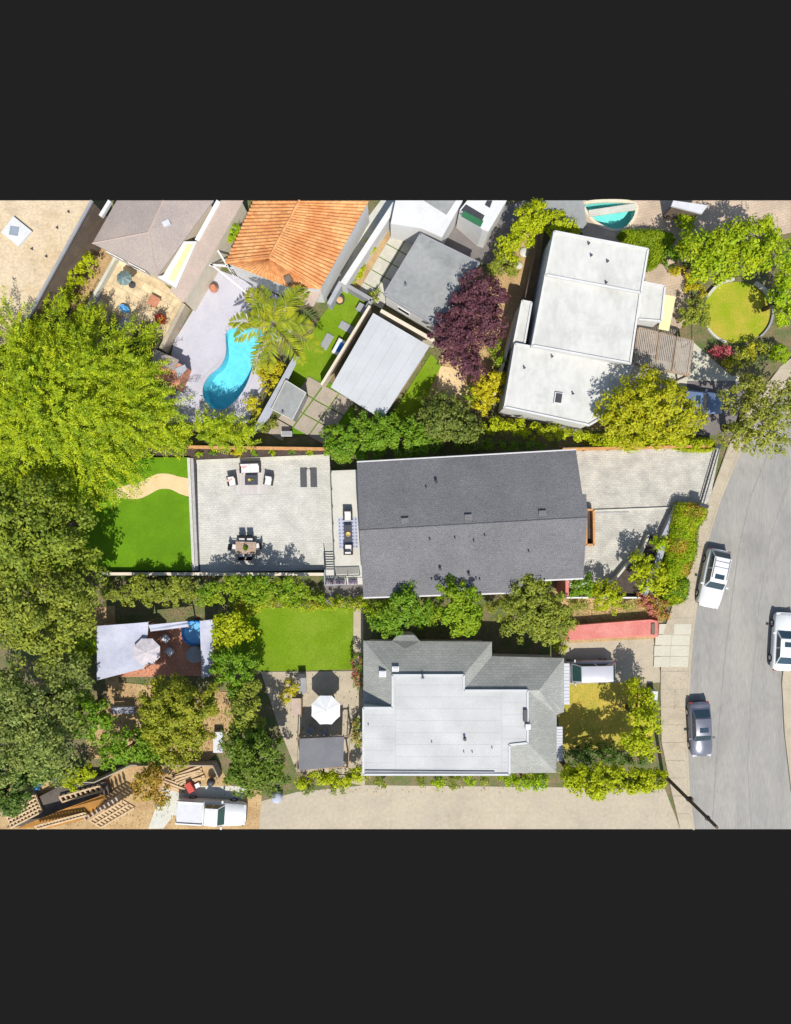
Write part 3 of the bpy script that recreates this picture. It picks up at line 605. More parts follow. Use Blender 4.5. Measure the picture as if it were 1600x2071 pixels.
# sandy S-shaped path
top = [(228, 997), (250, 983), (278, 977), (298, 967), (318, 958.5), (338, 958), (358, 963), (381, 974)]
bot = [(383.5, 1010), (362, 998), (346, 990), (331, 988.5), (318, 991), (300, 1001), (283, 1008), (262, 1009), (242, 1004)]
pl = smooth_loop(top, 5)[:-5]; pbm = smooth_loop(bot, 5)[:-5]
filled('path', PX(pl + [(381, 974)] + pbm + [(242, 1004)], zl + 0.012), [], zl + 0.012, M['sand'])['kind'] = 'structure'
st = thing('garden_steps', 'two long grey stone steps between green lawn and patio', 'steps', P(391, 1040))
MB().prism(PX([(378.5, 926), (384, 926), (394.5, 1154), (389, 1154)], zl), 0, zl + 0.03).build('kerb_stone', M['pale'], st)
MB().prism(PX([(384, 926), (391, 927), (401, 1154), (394.5, 1154)], 0.45), 0, 0.46).build('step', M['step'], st)
MB().prism(PX([(391.5, 930), (396, 933), (405, 1154), (401.5, 1154)], zp), 0, zp + 0.012).build('step', M['darkgray'], st)
# cedar fence on the uphill side
def plank_fence(name, label, p, q, z0, z1, m='cedar', cap=True, pw=0.14, group=None, step=2.2):
    p, q = Vector(p[:2]), Vector(q[:2]); L = (q - p).length; d = (q - p) / L; nrm = Vector((-d.y, d.x)); r = random.Random(int(L * 100))
    root = thing(name, label, 'fence', (p.x, p.y, z0), group=group)
    bd = MB(); n = int(L / pw)
    for i in range(n):
        a = p + d * (i * pw); b = p + d * ((i + 0.93) * pw); bd.bar(a, b, 0.03, z0, z1 - r.uniform(0, 0.03))
    bd.build('boards', M[m], root, kind='stuff')
    k = int(L / step) + 1
    for i in range(k + 1):
        c = p + d * (L * i / k) - nrm * 0.07; MB().obox(c.x, c.y, z0, 0.1, 0.1, z1 - z0 + 0.02, math.atan2(d.y, d.x)).build('post', M[m], root)
    for z in (z0 + 0.3, z1 - 0.35): MB().bar(p - nrm * 0.05, q - nrm * 0.05, 0.05, z, z + 0.09).build('rail', M[m], root)
    if cap: MB().bar(p - nrm * 0.03, q - nrm * 0.03, 0.22, z1, z1 + 0.04).build('cap', M[m], root)
    return root
plank_fence('cedar_fence', 'orange cedar fence behind the mulch bed and the palm yard', P(325, 902, 1.9), P(660, 907, 1.9), 0.3, 1.9)
plank_fence('cedar_fence', 'tan cedar fence along the top of the paved driveway', P(1138, 908, 1.6), P(1438, 901, 1.6), 0.0, 1.6, m='cedar')
# wall with pale coping on the downhill side
dw = thing('boundary_wall', 'dark wall with pale coping between lawn, patio and hedge', 'wall', P(430, 1160))
MB().bar(P(205, 1160.5, 1.15), P(655, 1161.5, 1.15), 0.16, 0, 1.12).build('wall', M['darkgray'], dw); MB().bar(P(205, 1160.5, 1.15), P(655, 1161.5, 1.15), 0.24, 1.12, 1.18).build('coping', M['stucco'], dw)
# deck, stair, landing
dk = thing('raised_deck', 'pale raised deck beside the charcoal roof house', 'deck', P(700, 1060))
MB().prism(PX([(668, 952), (722, 950), (737, 1167), (678, 1167)], zd), 0, zd).build('slab', M['deck'], dk)
MB().prism(PX([(657, 1152), (678, 1152), (678, 1168), (737, 1168), (738, 1182), (658, 1183)], zd - 0.01), 0, zd - 0.01).build('landing', M['deck'], dk)
stw = thing('outdoor_stair', 'short pale stair climbing from patio to deck landing', 'stairs', P(666, 1135))
for i in range(7):
    z = zp + (zd - zp) * (i + 1) / 8; y0 = 1117 + i * 5.1
    MB().prism(PX([(655.5 + i * 0.2, y0), (675 + i * 0.35, y0), (675.5 + i * 0.35, y0 + 5.05), (655.7 + i * 0.2, y0 + 5.05)], z), 0.1, z).build('tread', M['deck'], stw)
def rail_run(root, a, b, z, h=1.0, n=4, gl=True, m='darkgray'):
    a, b = Vector(a[:2]), Vector(b[:2])
    MB().bar(a, b, 0.06, z + h - 0.05, z + h).build('top_rail', M[m], root)
    for i in range(n + 1):
        c = a.lerp(b, i / n); MB().obox(c.x, c.y, z, 0.06, 0.06, h - 0.05).build('post', M[m], root)
    for i in range(n):
        u, v = a.lerp(b, (i + 0.06) / n), a.lerp(b, (i + 0.94) / n)
        if gl: MB().bar(u, v, 0.015, z + 0.08, z + h - 0.08).build('glass_panel', M['railglass'], root)
        else:
            bb = MB()
            for k in range(8): bb.obox(*u.lerp(v, k / 7), z + 0.08, 0.02, 0.02, h - 0.14)
            bb.build('balusters', M[m], root)
r1 = thing('deck_railing', 'dark railing along the patio side of the raised deck', 'railing', P(671, 1050))
rail_run(r1, P(668.5, 954, 2.3), P(677, 1166, 2.3), zd, 1.0, 6)
r2 = thing('deck_railing', 'glass panel railing at the lower end of the deck', 'railing', P(700, 1163))
rail_run(r2, P(678, 1164.5, 2.3), P(727, 1163, 2.3), zd, 1.0, 2)
r3 = thing('landing_railing', 'slim railing around the outer edge of the stair landing', 'railing', P(690, 1180))
rail_run(r3, P(657, 1183, 2.3), P(700, 1182, 2.3), zd, 0.95, 3, gl=False, m='bluegray'); rail_run(r3, P(657.5, 1152, 2.3), P(657, 1183, 2.3), zd, 0.95, 2, gl=False, m='bluegray')
r4 = thing('stair_railing', 'sloping dark handrail on the outer side of the short stair', 'railing', P(655, 1135))
a, b = P(655, 1115, zp + 0.9), P(656.5, 1152, zd + 0.9)
MB().tube(a, b, 0.03).build('handrail', M['darkgray'], r4)
for t in (0, 0.5, 1.0):
    c = a.lerp(b, t); MB().tube(c, c - Vector((0, 0, 0.9)), 0.025).build('post', M['darkgray'], r4)

# ---- the charcoal-roofed house
ze, zr = 5.0, 6.35
hs = thing('house', 'long house with charcoal shingle gable roof in the middle', 'house', P(955, 1060))
N0, N1, R1, R2 = P(722, 936, ze), P(1165, 911, ze), P(727, 1073, zr), P(1188, 1047, zr)
S0, S1 = P(735, 1207, ze), P(1180, 1168, ze + 0.2)
nr = lambda a, b: on_plane(a, b, N0, N1, R1)
sr = lambda a, b: on_plane(a, b, R1, R2, P(735, 1207, ze))
rn = MB().slab([N0, N1, nr(1178, 999), nr(1186, 999), R2, R1], 0.16).build('roof', M['shingle'], hs)
rs = MB().slab([R1, R2, sr(1180, 1168), sr(1068, 1173), sr(1045, 1197), sr(735, 1207)], 0.16).build('roof', M['shingle'], hs)
rc = MB(); rc.tube(R1 + Vector((0, 0, -0.02)), R2 + Vector((0, 0, -0.02)), 0.07, n=6); rc.build('ridge_cap', M['shingle'], hs)
for u, v in ((N0, N1), (sr(735, 1207), sr(1045, 1197)), (sr(1068, 1173), sr(1180, 1168))):
    n = (v - u).normalized(); off = Vector((-n.y, n.x, 0)) * (0.07 if u is N0 else -0.07)
    MB().tube(u + off - Vector((0, 0, 0.08)), v + off - Vector((0, 0, 0.08)), 0.07, n=6).build('gutter', M['cushion'], hs)
wp = ccw([tuple(P(x, y, 3)[:2]) for x, y in ((740, 952), (1150, 930), (1168, 1150), (1060, 1155), (1040, 1180), (748, 1190))])
MB().prism(wp, 0, 4.95).build('wall', M['stucco'], hs)
gab = MB(); 
for (ra, pa, pb_) in ((R1, P(740, 952, 4.9), P(748, 1190, 4.9)), (R2, P(1150, 930, 4.9), P(1168, 1150, 4.9))):
    sgn = 1 if ra is R1 else -1
    top_ = Vector(((pa.x + pb_.x) / 2, (pa.y + pb_.y) / 2, zr - 0.35)); gab.add([pa, pb_, top_, pa + Vector((sgn * 0.1, 0, 0)), pb_ + Vector((sgn * 0.1, 0, 0)), top_ + Vector((sgn * 0.1, 0, 0))], [(0, 1, 2), (5, 4, 3), (0, 3, 4, 1), (1, 4, 5, 2), (2, 5, 3, 0)])
gab.build('gable', M['stucco'], hs)
for i in range(len(wp)):
    p, q = wp[i - 1], wp[i]; L = math.hypot(q[0] - p[0], q[1] - p[1])
    if L > 6:
        for t in ((0.2, 0.5, 0.8) if L > 12 else (0.3, 0.7)): window(hs, p, q, t, 1.4, 2.5, 3.9)
for px, py, big in ((882, 975, 1), (862, 987, 0)): vent_pipe(hs, nr(px, py), 0.35 if big else 0.2, 0.10 if big else 0.05)
for px, py, big in ((869, 1091, 0), (920, 1088, 0), (958, 1094, 0), (980, 1083, 0), (1069, 1115, 0), (890, 1150, 1), (948, 1161, 1), (873, 1172, 0), (963, 1170, 0), (970, 1172, 0)):
    vent_pipe(hs, sr(px, py), 0.35 if big else 0.22, 0.09 if big else 0.05)
for px, py in ((819, 1053), (947, 1046), (1097, 1038)):
    c = nr(px, py); v = MB().obox(c.x, c.y, c.z - 0.05, 0.55, 0.4, 0.19, A(3)).build('roof_vent', M['shingle'], hs); MB().obox(c.x, c.y + 0.2, c.z + 0.02, 0.5, 0.03, 0.05, A(3)).build('grille', M['shingle'], v)
MB().bar(P(1146, 1168, 3), P(1146, 1205, 3), 0.25, 0, 3.2).build('side_wall', M['brickred'], hs)
# cedar planter by the entrance
cp = thing('planter_box', 'orange cedar planter box by the house entrance', 'planter', P(1194, 1066))
x0, x1, y0, y1 = 1186, 1201, 1031, 1102
for u, v in (((x0, y0), (x1, y0)), ((x1, y0), (x1 + 1, y1)), ((x1 + 1, y1), (x0, y1)), ((x0, y1), (x0, y0))):
    MB().bar(P(*u, 1.0), P(*v, 1.0), 0.17, 0.12, 1.0).build('board', M['cedar'], cp)
MB().prism(PX([(x0 + 2, y0 + 2), (x1 - 2, y0 + 2), (x1 - 2, y1 - 2), (x0 + 2, y1 - 2)], 0.4), 0.12, 0.4).build('soil_fill', M['mulch'], cp)
# driveway
sheet('driveway', 'paver2', [(1140, 904), (1458, 899), (1436, 1012), (1424, 1024), (1372, 1022), (1345, 1085), (1318, 1145), (1240, 1182), (1140, 1190)], z=0.13)
cb = thing('drive_kerb', 'thin concrete kerb dividing the paved driveway lengthwise', 'kerb', P(1280, 1032))
MB().bar(P(1200, 1033, 0.2), P(1356, 1027, 0.2), 0.14, 0.1, 0.28).build('kerb_stone', M['pale'], cb)
MB().bar(P(1200, 1036.5, 0.15), P(1272, 1035, 0.15), 0.09, 0.1, 0.15).build('drain_channel', M['graywall'], cb)
gt = thing('driveway_gate', 'slim dark sliding gate across the driveway mouth', 'gate', P(1438, 960))
a, b = P(1455, 905, 0.7), P(1422, 1019, 0.7)
for z in (0.2, 0.72): MB().bar(a, b, 0.07, z, z + 0.06).build('rail', M['darkgray'], gt)
n = 14
for i in range(n + 1):
    c = a.lerp(b, i / n); MB().obox(c.x, c.y, 0.2, 0.016, 0.016, 0.55).build('picket', M['darkgray'], gt)
for nm, (px, py), lab in (('gate_post', (1454, 902), 'dark gate post at the upper end of the gate under foliage'), ('gate_post', (1425, 1022.5), 'dark gate post at the hedge end of the gate')):
    c = P(px, py, 1.8); t = thing(nm, lab, 'post', (c.x, c.y, 0.1)); w = (0.35, 0.35) if py < 950 else (0.75, 0.28)
    MB().obox(c.x, c.y, 0.1, w[0] * 0.85, w[1] * 0.85, 1.5, A(-15)).build('shaft', M['bluegray'], t); MB().obox(c.x, c.y, 1.6, w[0], w[1], 0.14, A(-15)).build('cap', M['darkgray'], t)
# retaining walls around the front planting
def wall_run(name, label, pts, w, z0, z1, m, capm=None):
    t = thing(name, label, 'wall', P(*pts[0]))
    for u, v in zip(pts[:-1], pts[1:]):
        MB().bar(P(*u, z1), P(*v, z1), w, z0, z1).build('wall_segment', M[m], t)
        if capm: MB().bar(P(*u, z1), P(*v, z1), w + 0.06, z1, z1 + 0.05).build('coping', M[capm], t)
    return t
wall_run('retaining_wall', 'blue grey retaining wall between driveway and clipped hedge', [(1424, 1024), (1375, 1022), (1344, 1086)], 0.5, 0, 0.9, 'bluegray')
wall_run('retaining_wall', 'blue grey wall stub under the yellow green front tree', [(1342, 1100), (1330, 1142), (1302, 1205)], 0.5, 0, 0.9, 'bluegray')
wall_run('bed_wall', 'low dark edged wall of the raised front planting bed', [(1313, 1082), (1297, 1122), (1270, 1141), (1243, 1174), (1222, 1181)], 0.16, 0, 0.75, 'pale')
sheet('raised_bed', 'mulch', [(1315, 1082), (1342, 1090), (1310, 1200), (1232, 1205), (1243, 1176), (1272, 1143), (1299, 1123)], z=0.5)
wall_run('front_wall', 'thin white garden wall below the front shrubs', [(1146, 1209), (1312, 1209)], 0.12, 0, 0.9, 'white')
# ================================================================== NEIGHBOURING BUILDINGS
# tan gravel-roofed building, top left
r, poly = flat_house('flat_roof_building', 'big building with tan gravel roof and white skylight at upper left', 'building', [(-40, Y_TOP), (186, Y_TOP), (36, 680), (-40, 720)], 4.6, 'brownwall', 'tanroof', over=0.05, par=0.0)
MB().bar(P(186, 406, 4.7), P(37, 678, 4.7), 0.2, 4.6, 4.78).build('parapet', M['graywall'], r)
k = MB().prism(PX([(27, 437), (64, 467), (37, 498), (2, 470)], 4.85), 4.58, 4.85).build('skylight', M['plaster'], r); c = P(28, 467, 4.9); MB().obox(c.x, c.y, 4.85, 0.65, 0.65, 0.06, A(-10)).build('dome', M['skyl'], k)
for px, py in ((117, 462), (66, 505), (140, 430), (95, 520)): vent_pipe(r, P(px, py, 4.6), 0.2, 0.05, False)
# brown-grey house with lean-to
ze, zr = 3.9, 4.9
r = thing('house', 'house with brown grey hip roof beside the tan gravel roof', 'house', P(310, 480))
e = [(236, Y_TOP), (432, Y_TOP), (318, 558), (187, 492)]
MB().prism(inset(ccw(PX(e, ze)), 0.35), 0, ze - 0.1).build('wall', M['stucco'], r)
k0, k1 = P(330, Y_TOP, zr), P(300, 470, zr)
E = [P(a, b, ze) for a, b in e]
for pl_ in ([E[0], k0, k1, E[3]], [k0, E[1], E[2], k1], [k1, E[2], E[3]]): MB().slab(pl_, 0.14).build('roof', M['brownroof'], r)
rcp = MB()
for u, v in ((k0, k1), (k1, E[2]), (k1, E[3])): rcp.tube(u, v, 0.06, n=5)
rcp.build('ridge_cap', M['pinkroof'], r)
MB().bar(P(222, 406, ze), P(203, 437, ze), 0.25, ze - 0.3, ze + 0.05).build('fascia', M['white'], r)
c = P(337, 452, 4.6); s_ = MB().obox(c.x, c.y, 4.3, 0.55, 0.4, 0.42, A(28)).build('roof_vent', M['corrug'], r)
window(r, tuple(P(190, 495, 2)[:2]), tuple(P(316, 560, 2)[:2]), 0.35, 1.4, 1.0, 2.1); window(r, tuple(P(190, 495, 2)[:2]), tuple(P(316, 560, 2)[:2]), 0.7, 1.4, 1.0, 2.1)
r = thing('lean_to', 'long pinkish lean-to roof with white skylight strip beside brown house', 'lean-to', P(400, 500))
q = [(446, Y_TOP), (492, Y_TOP), (371, 612), (343, 588)]
MB().prism(inset(ccw(PX(q, 3.2)), 0.15), 0, 3.05).build('wall', M['stucco'], r); MB().slab([P(446, Y_TOP, 3.3), P(492, Y_TOP, 3.1), P(371, 612, 3.1), P(343, 588, 3.3)], 0.12).build('roof', M['pinkroof'], r)
MB().prism(PX([(372, 488), (398, 488), (356, 582), (318, 560), (330, 556)], 3.45), 3.0, 3.45).build('skylight_box', M['white'], r)
MB().prism(PX([(378, 494), (390, 494), (352, 570), (340, 564)], 3.5), 3.45, 3.5).build('skylight_pane', M['yellow'], r)
MB().bar(P(442, 406, 3.4), P(398, 486, 3.4), 0.35, 3.0, 3.4).build('fascia', M['white'], r)
# terracotta tile house
zA, zB = 4.2, 5.7
r = thing('tile_roof_house', 'house with orange terracotta tile roof and white walls', 'house', P(600, 490))
E = {k: P(a, b, zA) for k, (a, b) in dict(a=(514, Y_TOP), b=(458, 530), c=(530, 546), d=(585, 580), e=(648, 583), f=(746, Y_TOP)).items()}
k0, k1 = P(606, Y_TOP, zB), P(545, 520, zB)
MB().prism(inset(ccw([tuple(E[k][:2]) for k in 'abdef']), 0.12), 0, zA - 0.1).build('wall', M['plaster'], r)
def tile_roof(pts, root):
    """a roof plane (eave a->b, ridge side c->d) covered with barrel tiles"""
    a, b, c, d = pts; base = MB().slab([a, b, c, d], 0.12).build('roof', M['tile'], root)
    L = max((b - a).length, (c - d).length); nu = max(2, int(L / 0.30)); up = (d - a).length; nv = max(2, int(up / 0.42))
    mb = MB(); nrm = (b - a).cross(d - a).normalized(); nrm = nrm if nrm.z > 0 else -nrm
    for i in range(nu):
        for j in range(nv):
            def pt(u, v): return (a.lerp(b, u)).lerp(d.lerp(c, u), v)
            u0, u1, um = (i + 0.08) / nu, (i + 0.92) / nu, (i + 0.5) / nu; v0, v1 = j / nv, (j + 1.08) / nv
            v1 = min(v1, 1)
            h = 0.085; lo = nrm * 0.045; hi = nrm * 0.01
            vs = [pt(u0, v0) + lo, pt((u0 + um) / 2, v0) + lo + nrm * h * 0.75, pt(um, v0) + lo + nrm * h, pt((u1 + um) / 2, v0) + lo + nrm * h * 0.75, pt(u1, v0) + lo,
                  pt(u0, v1) + hi, pt((u0 + um) / 2, v1) + hi + nrm * h * 0.75, pt(um, v1) + hi + nrm * h, pt((u1 + um) / 2, v1) + hi + nrm * h * 0.75, pt(u1, v1) + hi]
            mb.add(vs, [(0, 1, 6, 5), (1, 2, 7, 6), (2, 3, 8, 7), (3, 4, 9, 8), (0, 4, 3, 2, 1)])
    mb.build('tiles', M['tile'], base, kind='stuff')
tile_roof([E['a'], E['b'], k1, k0], r); tile_roof([E['e'], E['f'], k0, k1], r); tile_roof([E['b'], E['d'], k1 + Vector((0.05, 0, 0)), k1], r); tile_roof([E['d'], E['e'], k1 + Vector((0.06, 0.02, 0)), k1 + Vector((0.02, 0, 0))], r)
rcp = MB()
for u, v in ((k0, k1), (k1, E['b']), (k1, E['e'])):
    n = int((v - u).length / 0.4)
    for i in range(n): rcp.tube(u.lerp(v, i / n), u.lerp(v, (i + 1.05) / n), 0.11, 0.14, 6)
rcp.build('ridge_tiles', M['tile'], r)
w0, w1 = inset(ccw([tuple(E[k][:2]) for k in 'abdef']), 0.45)[1:3]
window(r, tuple(P(462, 540, 2)[:2]), tuple(P(548, 576, 2)[:2]), 0.55, 1.5, 1.2, 2.6)
window(r, tuple(P(462, 540, 2)[:2]), tuple(P(548, 576, 2)[:2]), 0.2, 0.9, 0.1, 2.2, name='door', m='brownwall')
c = P(584, 567, 4.6); MB().obox(c.x, c.y, 4.2, 0.5, 0.5, 0.9, A(30)).build('chimney', M['brownwall'], r)
MB().slab([P(592, 610, 2.9), P(612, 568, 2.9), P(650, 590, 2.9), P(634, 620, 2.9)], 0.1).build('porch_roof', M['pinkroof'], r)
# small white frame porch beside it
t = thing('trellis_frame', 'small white timber frame between lean-to and tile house', 'trellis', P(438, 528))
for u, v in (((438, 502), (418, 535)), ((438, 502), (460, 538)), ((418, 535), (460, 538)), ((424, 532), (505, 598))): MB().bar(P(*u, 2.4), P(*v, 2.4), 0.14, 2.3, 2.45).build('beam', M['white'], t)
for p_ in ((438, 502), (418, 535), (460, 538), (505, 598)): c = P(*p_, 2.4); MB().obox(c.x, c.y, 0, 0.12, 0.12, 2.3).build('post', M['white'], t)
# long white garden wall and white house
wall_run('white_wall', 'tall white wall beside the paving slabs and planted strip', [(800, 412), (694, 574)], 0.42, 0, 2.4, 'plaster', 'plaster')
c = P(783, 447, 1.0); t = thing('storage_bin', 'blue lidded bin against the white garden wall', 'bin', (c.x, c.y, 0.1)); MB().obox(c.x, c.y, 0.1, 0.6, 0.6, 0.85, A(-30)).build('body', M['darkgray'], t); MB().obox(c.x, c.y, 0.95, 0.66, 0.66, 0.08, A(-30)).build('lid', M['lightblue'], t)
zw = 6.2
r = thing('white_house', 'tall white plaster house with green window at the top edge', 'house', P(880, 430))
MB().prism(PX([(800, Y_TOP), (936, Y_TOP), (894, 480), (852, 462), (790, 452)], 3.4), 0, 3.4).build('wall', M['plaster'], r)
MB().prism(PX([(858, Y_TOP), (922, Y_TOP), (903, 434)], 3.46), 3.2, 3.46).build('roof', M['grayroof'], r)
MB().prism(PX([(945, Y_TOP), (1025, Y_TOP), (988, 468), (976, 464), (930, 424)], 3.6), 0, 3.6).build('wall', M['plaster'], r)
MB().prism(PX([(940, 424), (977, 446), (970, 462), (930, 436)], 2.6), 0.4, 3.62).build('window_bay', M['darkgray'], r)
MB().slab([P(938, 426, 3.68), P(978, 447, 3.68), P(972, 459, 3.68), P(933, 437, 3.68)], 0.05).build('window', M['ggreen'], r)
MB().prism(PX([(985, 406), (996, 406), (991, 420), (981, 414)], 3.65), 3.5, 3.66).build('roof_hatch', M['darkgray'], r)
# grey flat roof garage
r, poly = flat_house('garage', 'garage with grey flat roof and white wall beside purple tree', 'garage', [(850, 471), (972, 531), (888, 664), (775, 595)], 3.3, 'plaster', 'grayroof', over=0.2, par=0.05, parw=0.14, parm='graywall')
window(r, tuple(P(790, 612, 1.5)[:2]), tuple(P(880, 668, 1.5)[:2]), 0.3, 1.0, 1.0, 1.9)
vent_pipe(r, P(820, 574, 3.3), 0.2, 0.05)
wall_run('garden_wall', 'tan garden wall between garage and pale shed', [(770, 628), (880, 690)], 0.3, 0, 1.9, 'stucco')
# pale metal shed
r, poly = flat_house('shed', 'shed with plain pale metal roof between lawn and grass strip', 'shed', [(755, 633), (869, 700), (773, 848), (669, 783)], 3.0, 'stucco', 'shedroof', over=0.3, par=0.0)
for i in range(1, 6):
    u, v = Vector((755, 633)).lerp(Vector((869, 700)), i / 6), Vector((669, 783)).lerp(Vector((773, 848)), i / 6)
    MB().bar(P(*u, 3.0), P(*v, 3.0), 0.03, 3.0, 3.025).build('seam', M['shedroof'], r)
MB().bar(P(748, 618, 1.8), P(650, 778, 1.8), 0.2, 0, 1.8).build('side_wall', M['stucco'], r)
# white house upper right
r = thing('white_roof_house', 'large house with stepped white flat roofs in the upper right', 'house', P(1170, 660))
def block(pts, z, roof='whiteroof', par=0.12, zb=0):
    poly = ccw(PX(pts, z)); MB().prism(inset(poly, 0.12), zb, z - 0.2).build('wall', M['plaster'], r); MB().prism(poly, z - 0.2, z).build('roof', M[roof], r)
    if par:
        mb = MB(); q = inset(poly, 0.1)
        for i in range(len(q)): mb.bar(q[i - 1], q[i], 0.14, z, z + par)
        mb.build('parapet', M['plaster'], r)
block([(1119, 467), (1313, 504), (1298, 594), (1101, 557)], 5.2); block([(1101, 556), (1297, 592), (1276, 737), (1074, 700)], 4.85)
block([(1040, 694), (1282, 735), (1246, 830), (1192, 862), (1018, 824)], 3.9); block([(1056, 606), (1076, 610), (1060, 702), (1038, 697)], 3.6)
block([(1297, 568), (1346, 578), (1338, 652), (1288, 648)], 3.7)
MB().slab([P(1345, 596, 3.0), P(1367, 600, 2.8), P(1353, 669, 2.8), P(1332, 665, 3.0)], 0.06).build('awning', M['yellow'], r)
c = P(1130, 805, 4.1); k = MB().obox(c.x, c.y, 3.88, 0.62, 0.85, 0.2, A(-8)).build('skylight', M['plaster'], r); MB().obox(c.x, c.y, 4.08, 0.48, 0.7, 0.04, A(-8)).build('pane', M['darkgray'], k)
for px, py, z in ((1190, 494, 5.2), (1195, 518, 5.2), (1228, 530, 5.2), (1225, 573, 5.2)): vent_pipe(r, P(px, py, z), 0.25, 0.06, False)
for px, py, z in ((1193, 718, 3.9), (1116, 722, 3.9), (1060, 745, 3.9), (1158, 797, 3.9)): vent_pipe(r, P(px, py, z), 0.25, 0.06, False)
mbs = MB(); rng_ = random.Random(8)
for k in range(1):
    pass
window(r, tuple(P(1019, 826, 2)[:2]), tuple(P(1190, 862, 2)[:2]), 0.3, 1.6, 1.0, 2.2); window(r, tuple(P(1019, 826, 2)[:2]), tuple(P(1190, 862, 2)[:2]), 0.7, 1.6, 1.0, 2.2)
# slatted pergola deck
t = thing('pergola', 'weathered wooden pergola with close slats by the white house', 'pergola', P(1345, 710))
pq = [Vector(x) for x in ((1292, 663), (1402, 690), (1392, 758), (1281, 735))]
for u, v in ((0, 1), (1, 2), (2, 3), (3, 0)): MB().bar(P(*pq[u], 2.6), P(*pq[v], 2.6), 0.16, 2.4, 2.6).build('beam', M['wood'], t)
for i in (0, 1, 2, 3): c = P(*pq[i], 2.4); MB().obox(c.x, c.y, 0, 0.14, 0.14, 2.4).build('post', M['wood'], t)
for f in (0.38, 0.7): MB().bar(P(*pq[0].lerp(pq[1], f), 2.6), P(*pq[3].lerp(pq[2], f), 2.6), 0.1, 2.66, 2.76).build('beam', M['wood'], t)
for i in range(30):
    f = (i + 0.5) / 30; MB().bar(P(*pq[0].lerp(pq[1], f), 2.6), P(*pq[3].lerp(pq[2], f), 2.6), 0.105, 2.6, 2.65).build('slat', M['graywood'], t)
# grey roof and small white roof at the top edge
r, poly = flat_house('pool_house', 'low grey roofed pool house at the top edge', 'pool house', [(1095, Y_TOP), (1180, Y_TOP), (1187, 452), (1178, 463), (1092, 428)], 2.8, 'graywall', 'grayroof', over=0.2, par=0.0)
r, poly = flat_house('awning_shed', 'small white roofed shed by the tan terrace at the top', 'shed', [(1362, Y_TOP), (1432, 415), (1420, 432), (1358, 416)], 2.4, 'brownwall', 'corrug', over=0.15, par=0.0)

# ---- grey house, bottom centre
za, zt = 3.4, 4.7
r = thing('grey_roof_house', 'wide house with light grey flat roof and grey shingle slopes', 'house', P(935, 1430))
ev = [(735, 1296), (995, 1298), (995, 1327), (1141, 1331), (1141, 1440), (1126, 1446), (1126, 1563), (1030, 1564), (735, 1566)]
MB().prism([tuple(P(a, b, za)[:2]) for a, b in ((745, 1308), (985, 1310), (985, 1338), (1130, 1342), (1130, 1436), (1115, 1442), (1115, 1553), (745, 1556))], 0, za).build('wall', M['plaster'], r)
fl = [(735, 1431), (794, 1431), (794, 1365), (938, 1365), (938, 1396), (1067, 1396), (1067, 1502), (1030, 1506), (1030, 1566), (735, 1566)]
MB().prism(PX(fl, zt), za - 0.3, zt).build('roof', M['lightroof'], r)
pr = MB(); fq = PX(fl, zt)
for i in range(len(fq)): pr.bar(fq[i - 1], fq[i], 0.15, zt, zt + 0.10)
pr.build('parapet', M['shedroof'], r)
def fc(*pts): return MB().slab([P(*p) for p in pts], 0.12).build('roof', M['gshingle'], r)
zq = zt - 0.02
fc((735, 1296, za), (995, 1298, za), (938, 1365, zq), (794, 1365, zq)); fc((735, 1296, za), (794, 1365, zq), (794, 1431, zq), (735, 1431, za))
fc((995, 1298, za), (995, 1327, za), (938, 1396, zq), (938, 1365, zq)); fc((995, 1327, za), (1141, 1331, za), (1090, 1396, zq), (938, 1396, zq))
fc((1141, 1331, za), (1141, 1440, za), (1126, 1446, za + 0.1), (1067, 1396, zq), (1090, 1396, zq)); fc((1126, 1446, za), (1126, 1563, za), (1067, 1502, zq), (1067, 1396, zq)); fc((1126, 1563, za), (1030, 1564, za), (1030, 1506, zq), (1067, 1502, zq))
MB().slab([P(793, 1296, 3.5), P(804, 1284, 3.3), P(838, 1284, 3.3), P(850, 1297, 3.5), P(820, 1312, 3.95)], 0.14).build('bay_roof', M['gshingle'], r)
MB().prism(PX([(798, 1297), (808, 1289), (834, 1289), (845, 1298)], 2.8), 0, 3.2).build('bay_wall', M['plaster'], r)
for px, py in ((774, 1363), (800, 1354)):
    c = P(px, py, 4.5); k = MB().obox(c.x, c.y, 4.15, 0.52, 0.46, 0.42).build('skylight', M['white'], r); MB().obox(c.x, c.y, 4.57, 0.4, 0.34, 0.03).build('pane', M['corrug'], k)
def awning(px0, py0, px1, py1):
    aw = MB(); n = 12
    for i in range(n):
        f0, f1 = i / n, (i + 0.8) / n; y0, y1 = py0 + (py1 - py0) * f0, py0 + (py1 - py0) * f1
        aw.slab([P(px0, y0, 2.9), P(px1, y0, 2.6), P(px1, y1, 2.6), P(px0, y1, 2.9)], 0.05)
    aw.slab([P(px0, py0, 2.86), P(px1, py0, 2.56), P(px1, py1, 2.56), P(px0, py1, 2.86)], 0.03)
    return aw.build('awning', M['corrug'], r)
awning(1139, 1342, 1152, 1425); awning(1124, 1470, 1138, 1540)
c = P(1062, 1446, zt); MB().obox(c.x, c.y, zt, 0.3, 0.9, 0.22).build('roof_vent', M['darkgray'], r); c = P(1067, 1468, zt); MB().obox(c.x, c.y, zt + 0.02, 0.4, 0.4, 0.3).build('roof_box', M['plaster'], r)
vent_pipe(r, P(940, 1493, zt), 0.4, 0.08); vent_pipe(r, P(855, 1368, zt), 0.3, 0.06)
MB().bar(P(738, 1559, zt), P(1000, 1561, zt), 0.12, zt + 0.02, zt + 0.10).build('gutter', M['graywall'], r)
for px, py in ((745, 1465), (873, 1500), (995, 1512), (938, 1520), (955, 1520)): vent_pipe(r, P(px, py, zt), 0.12, 0.035, False)
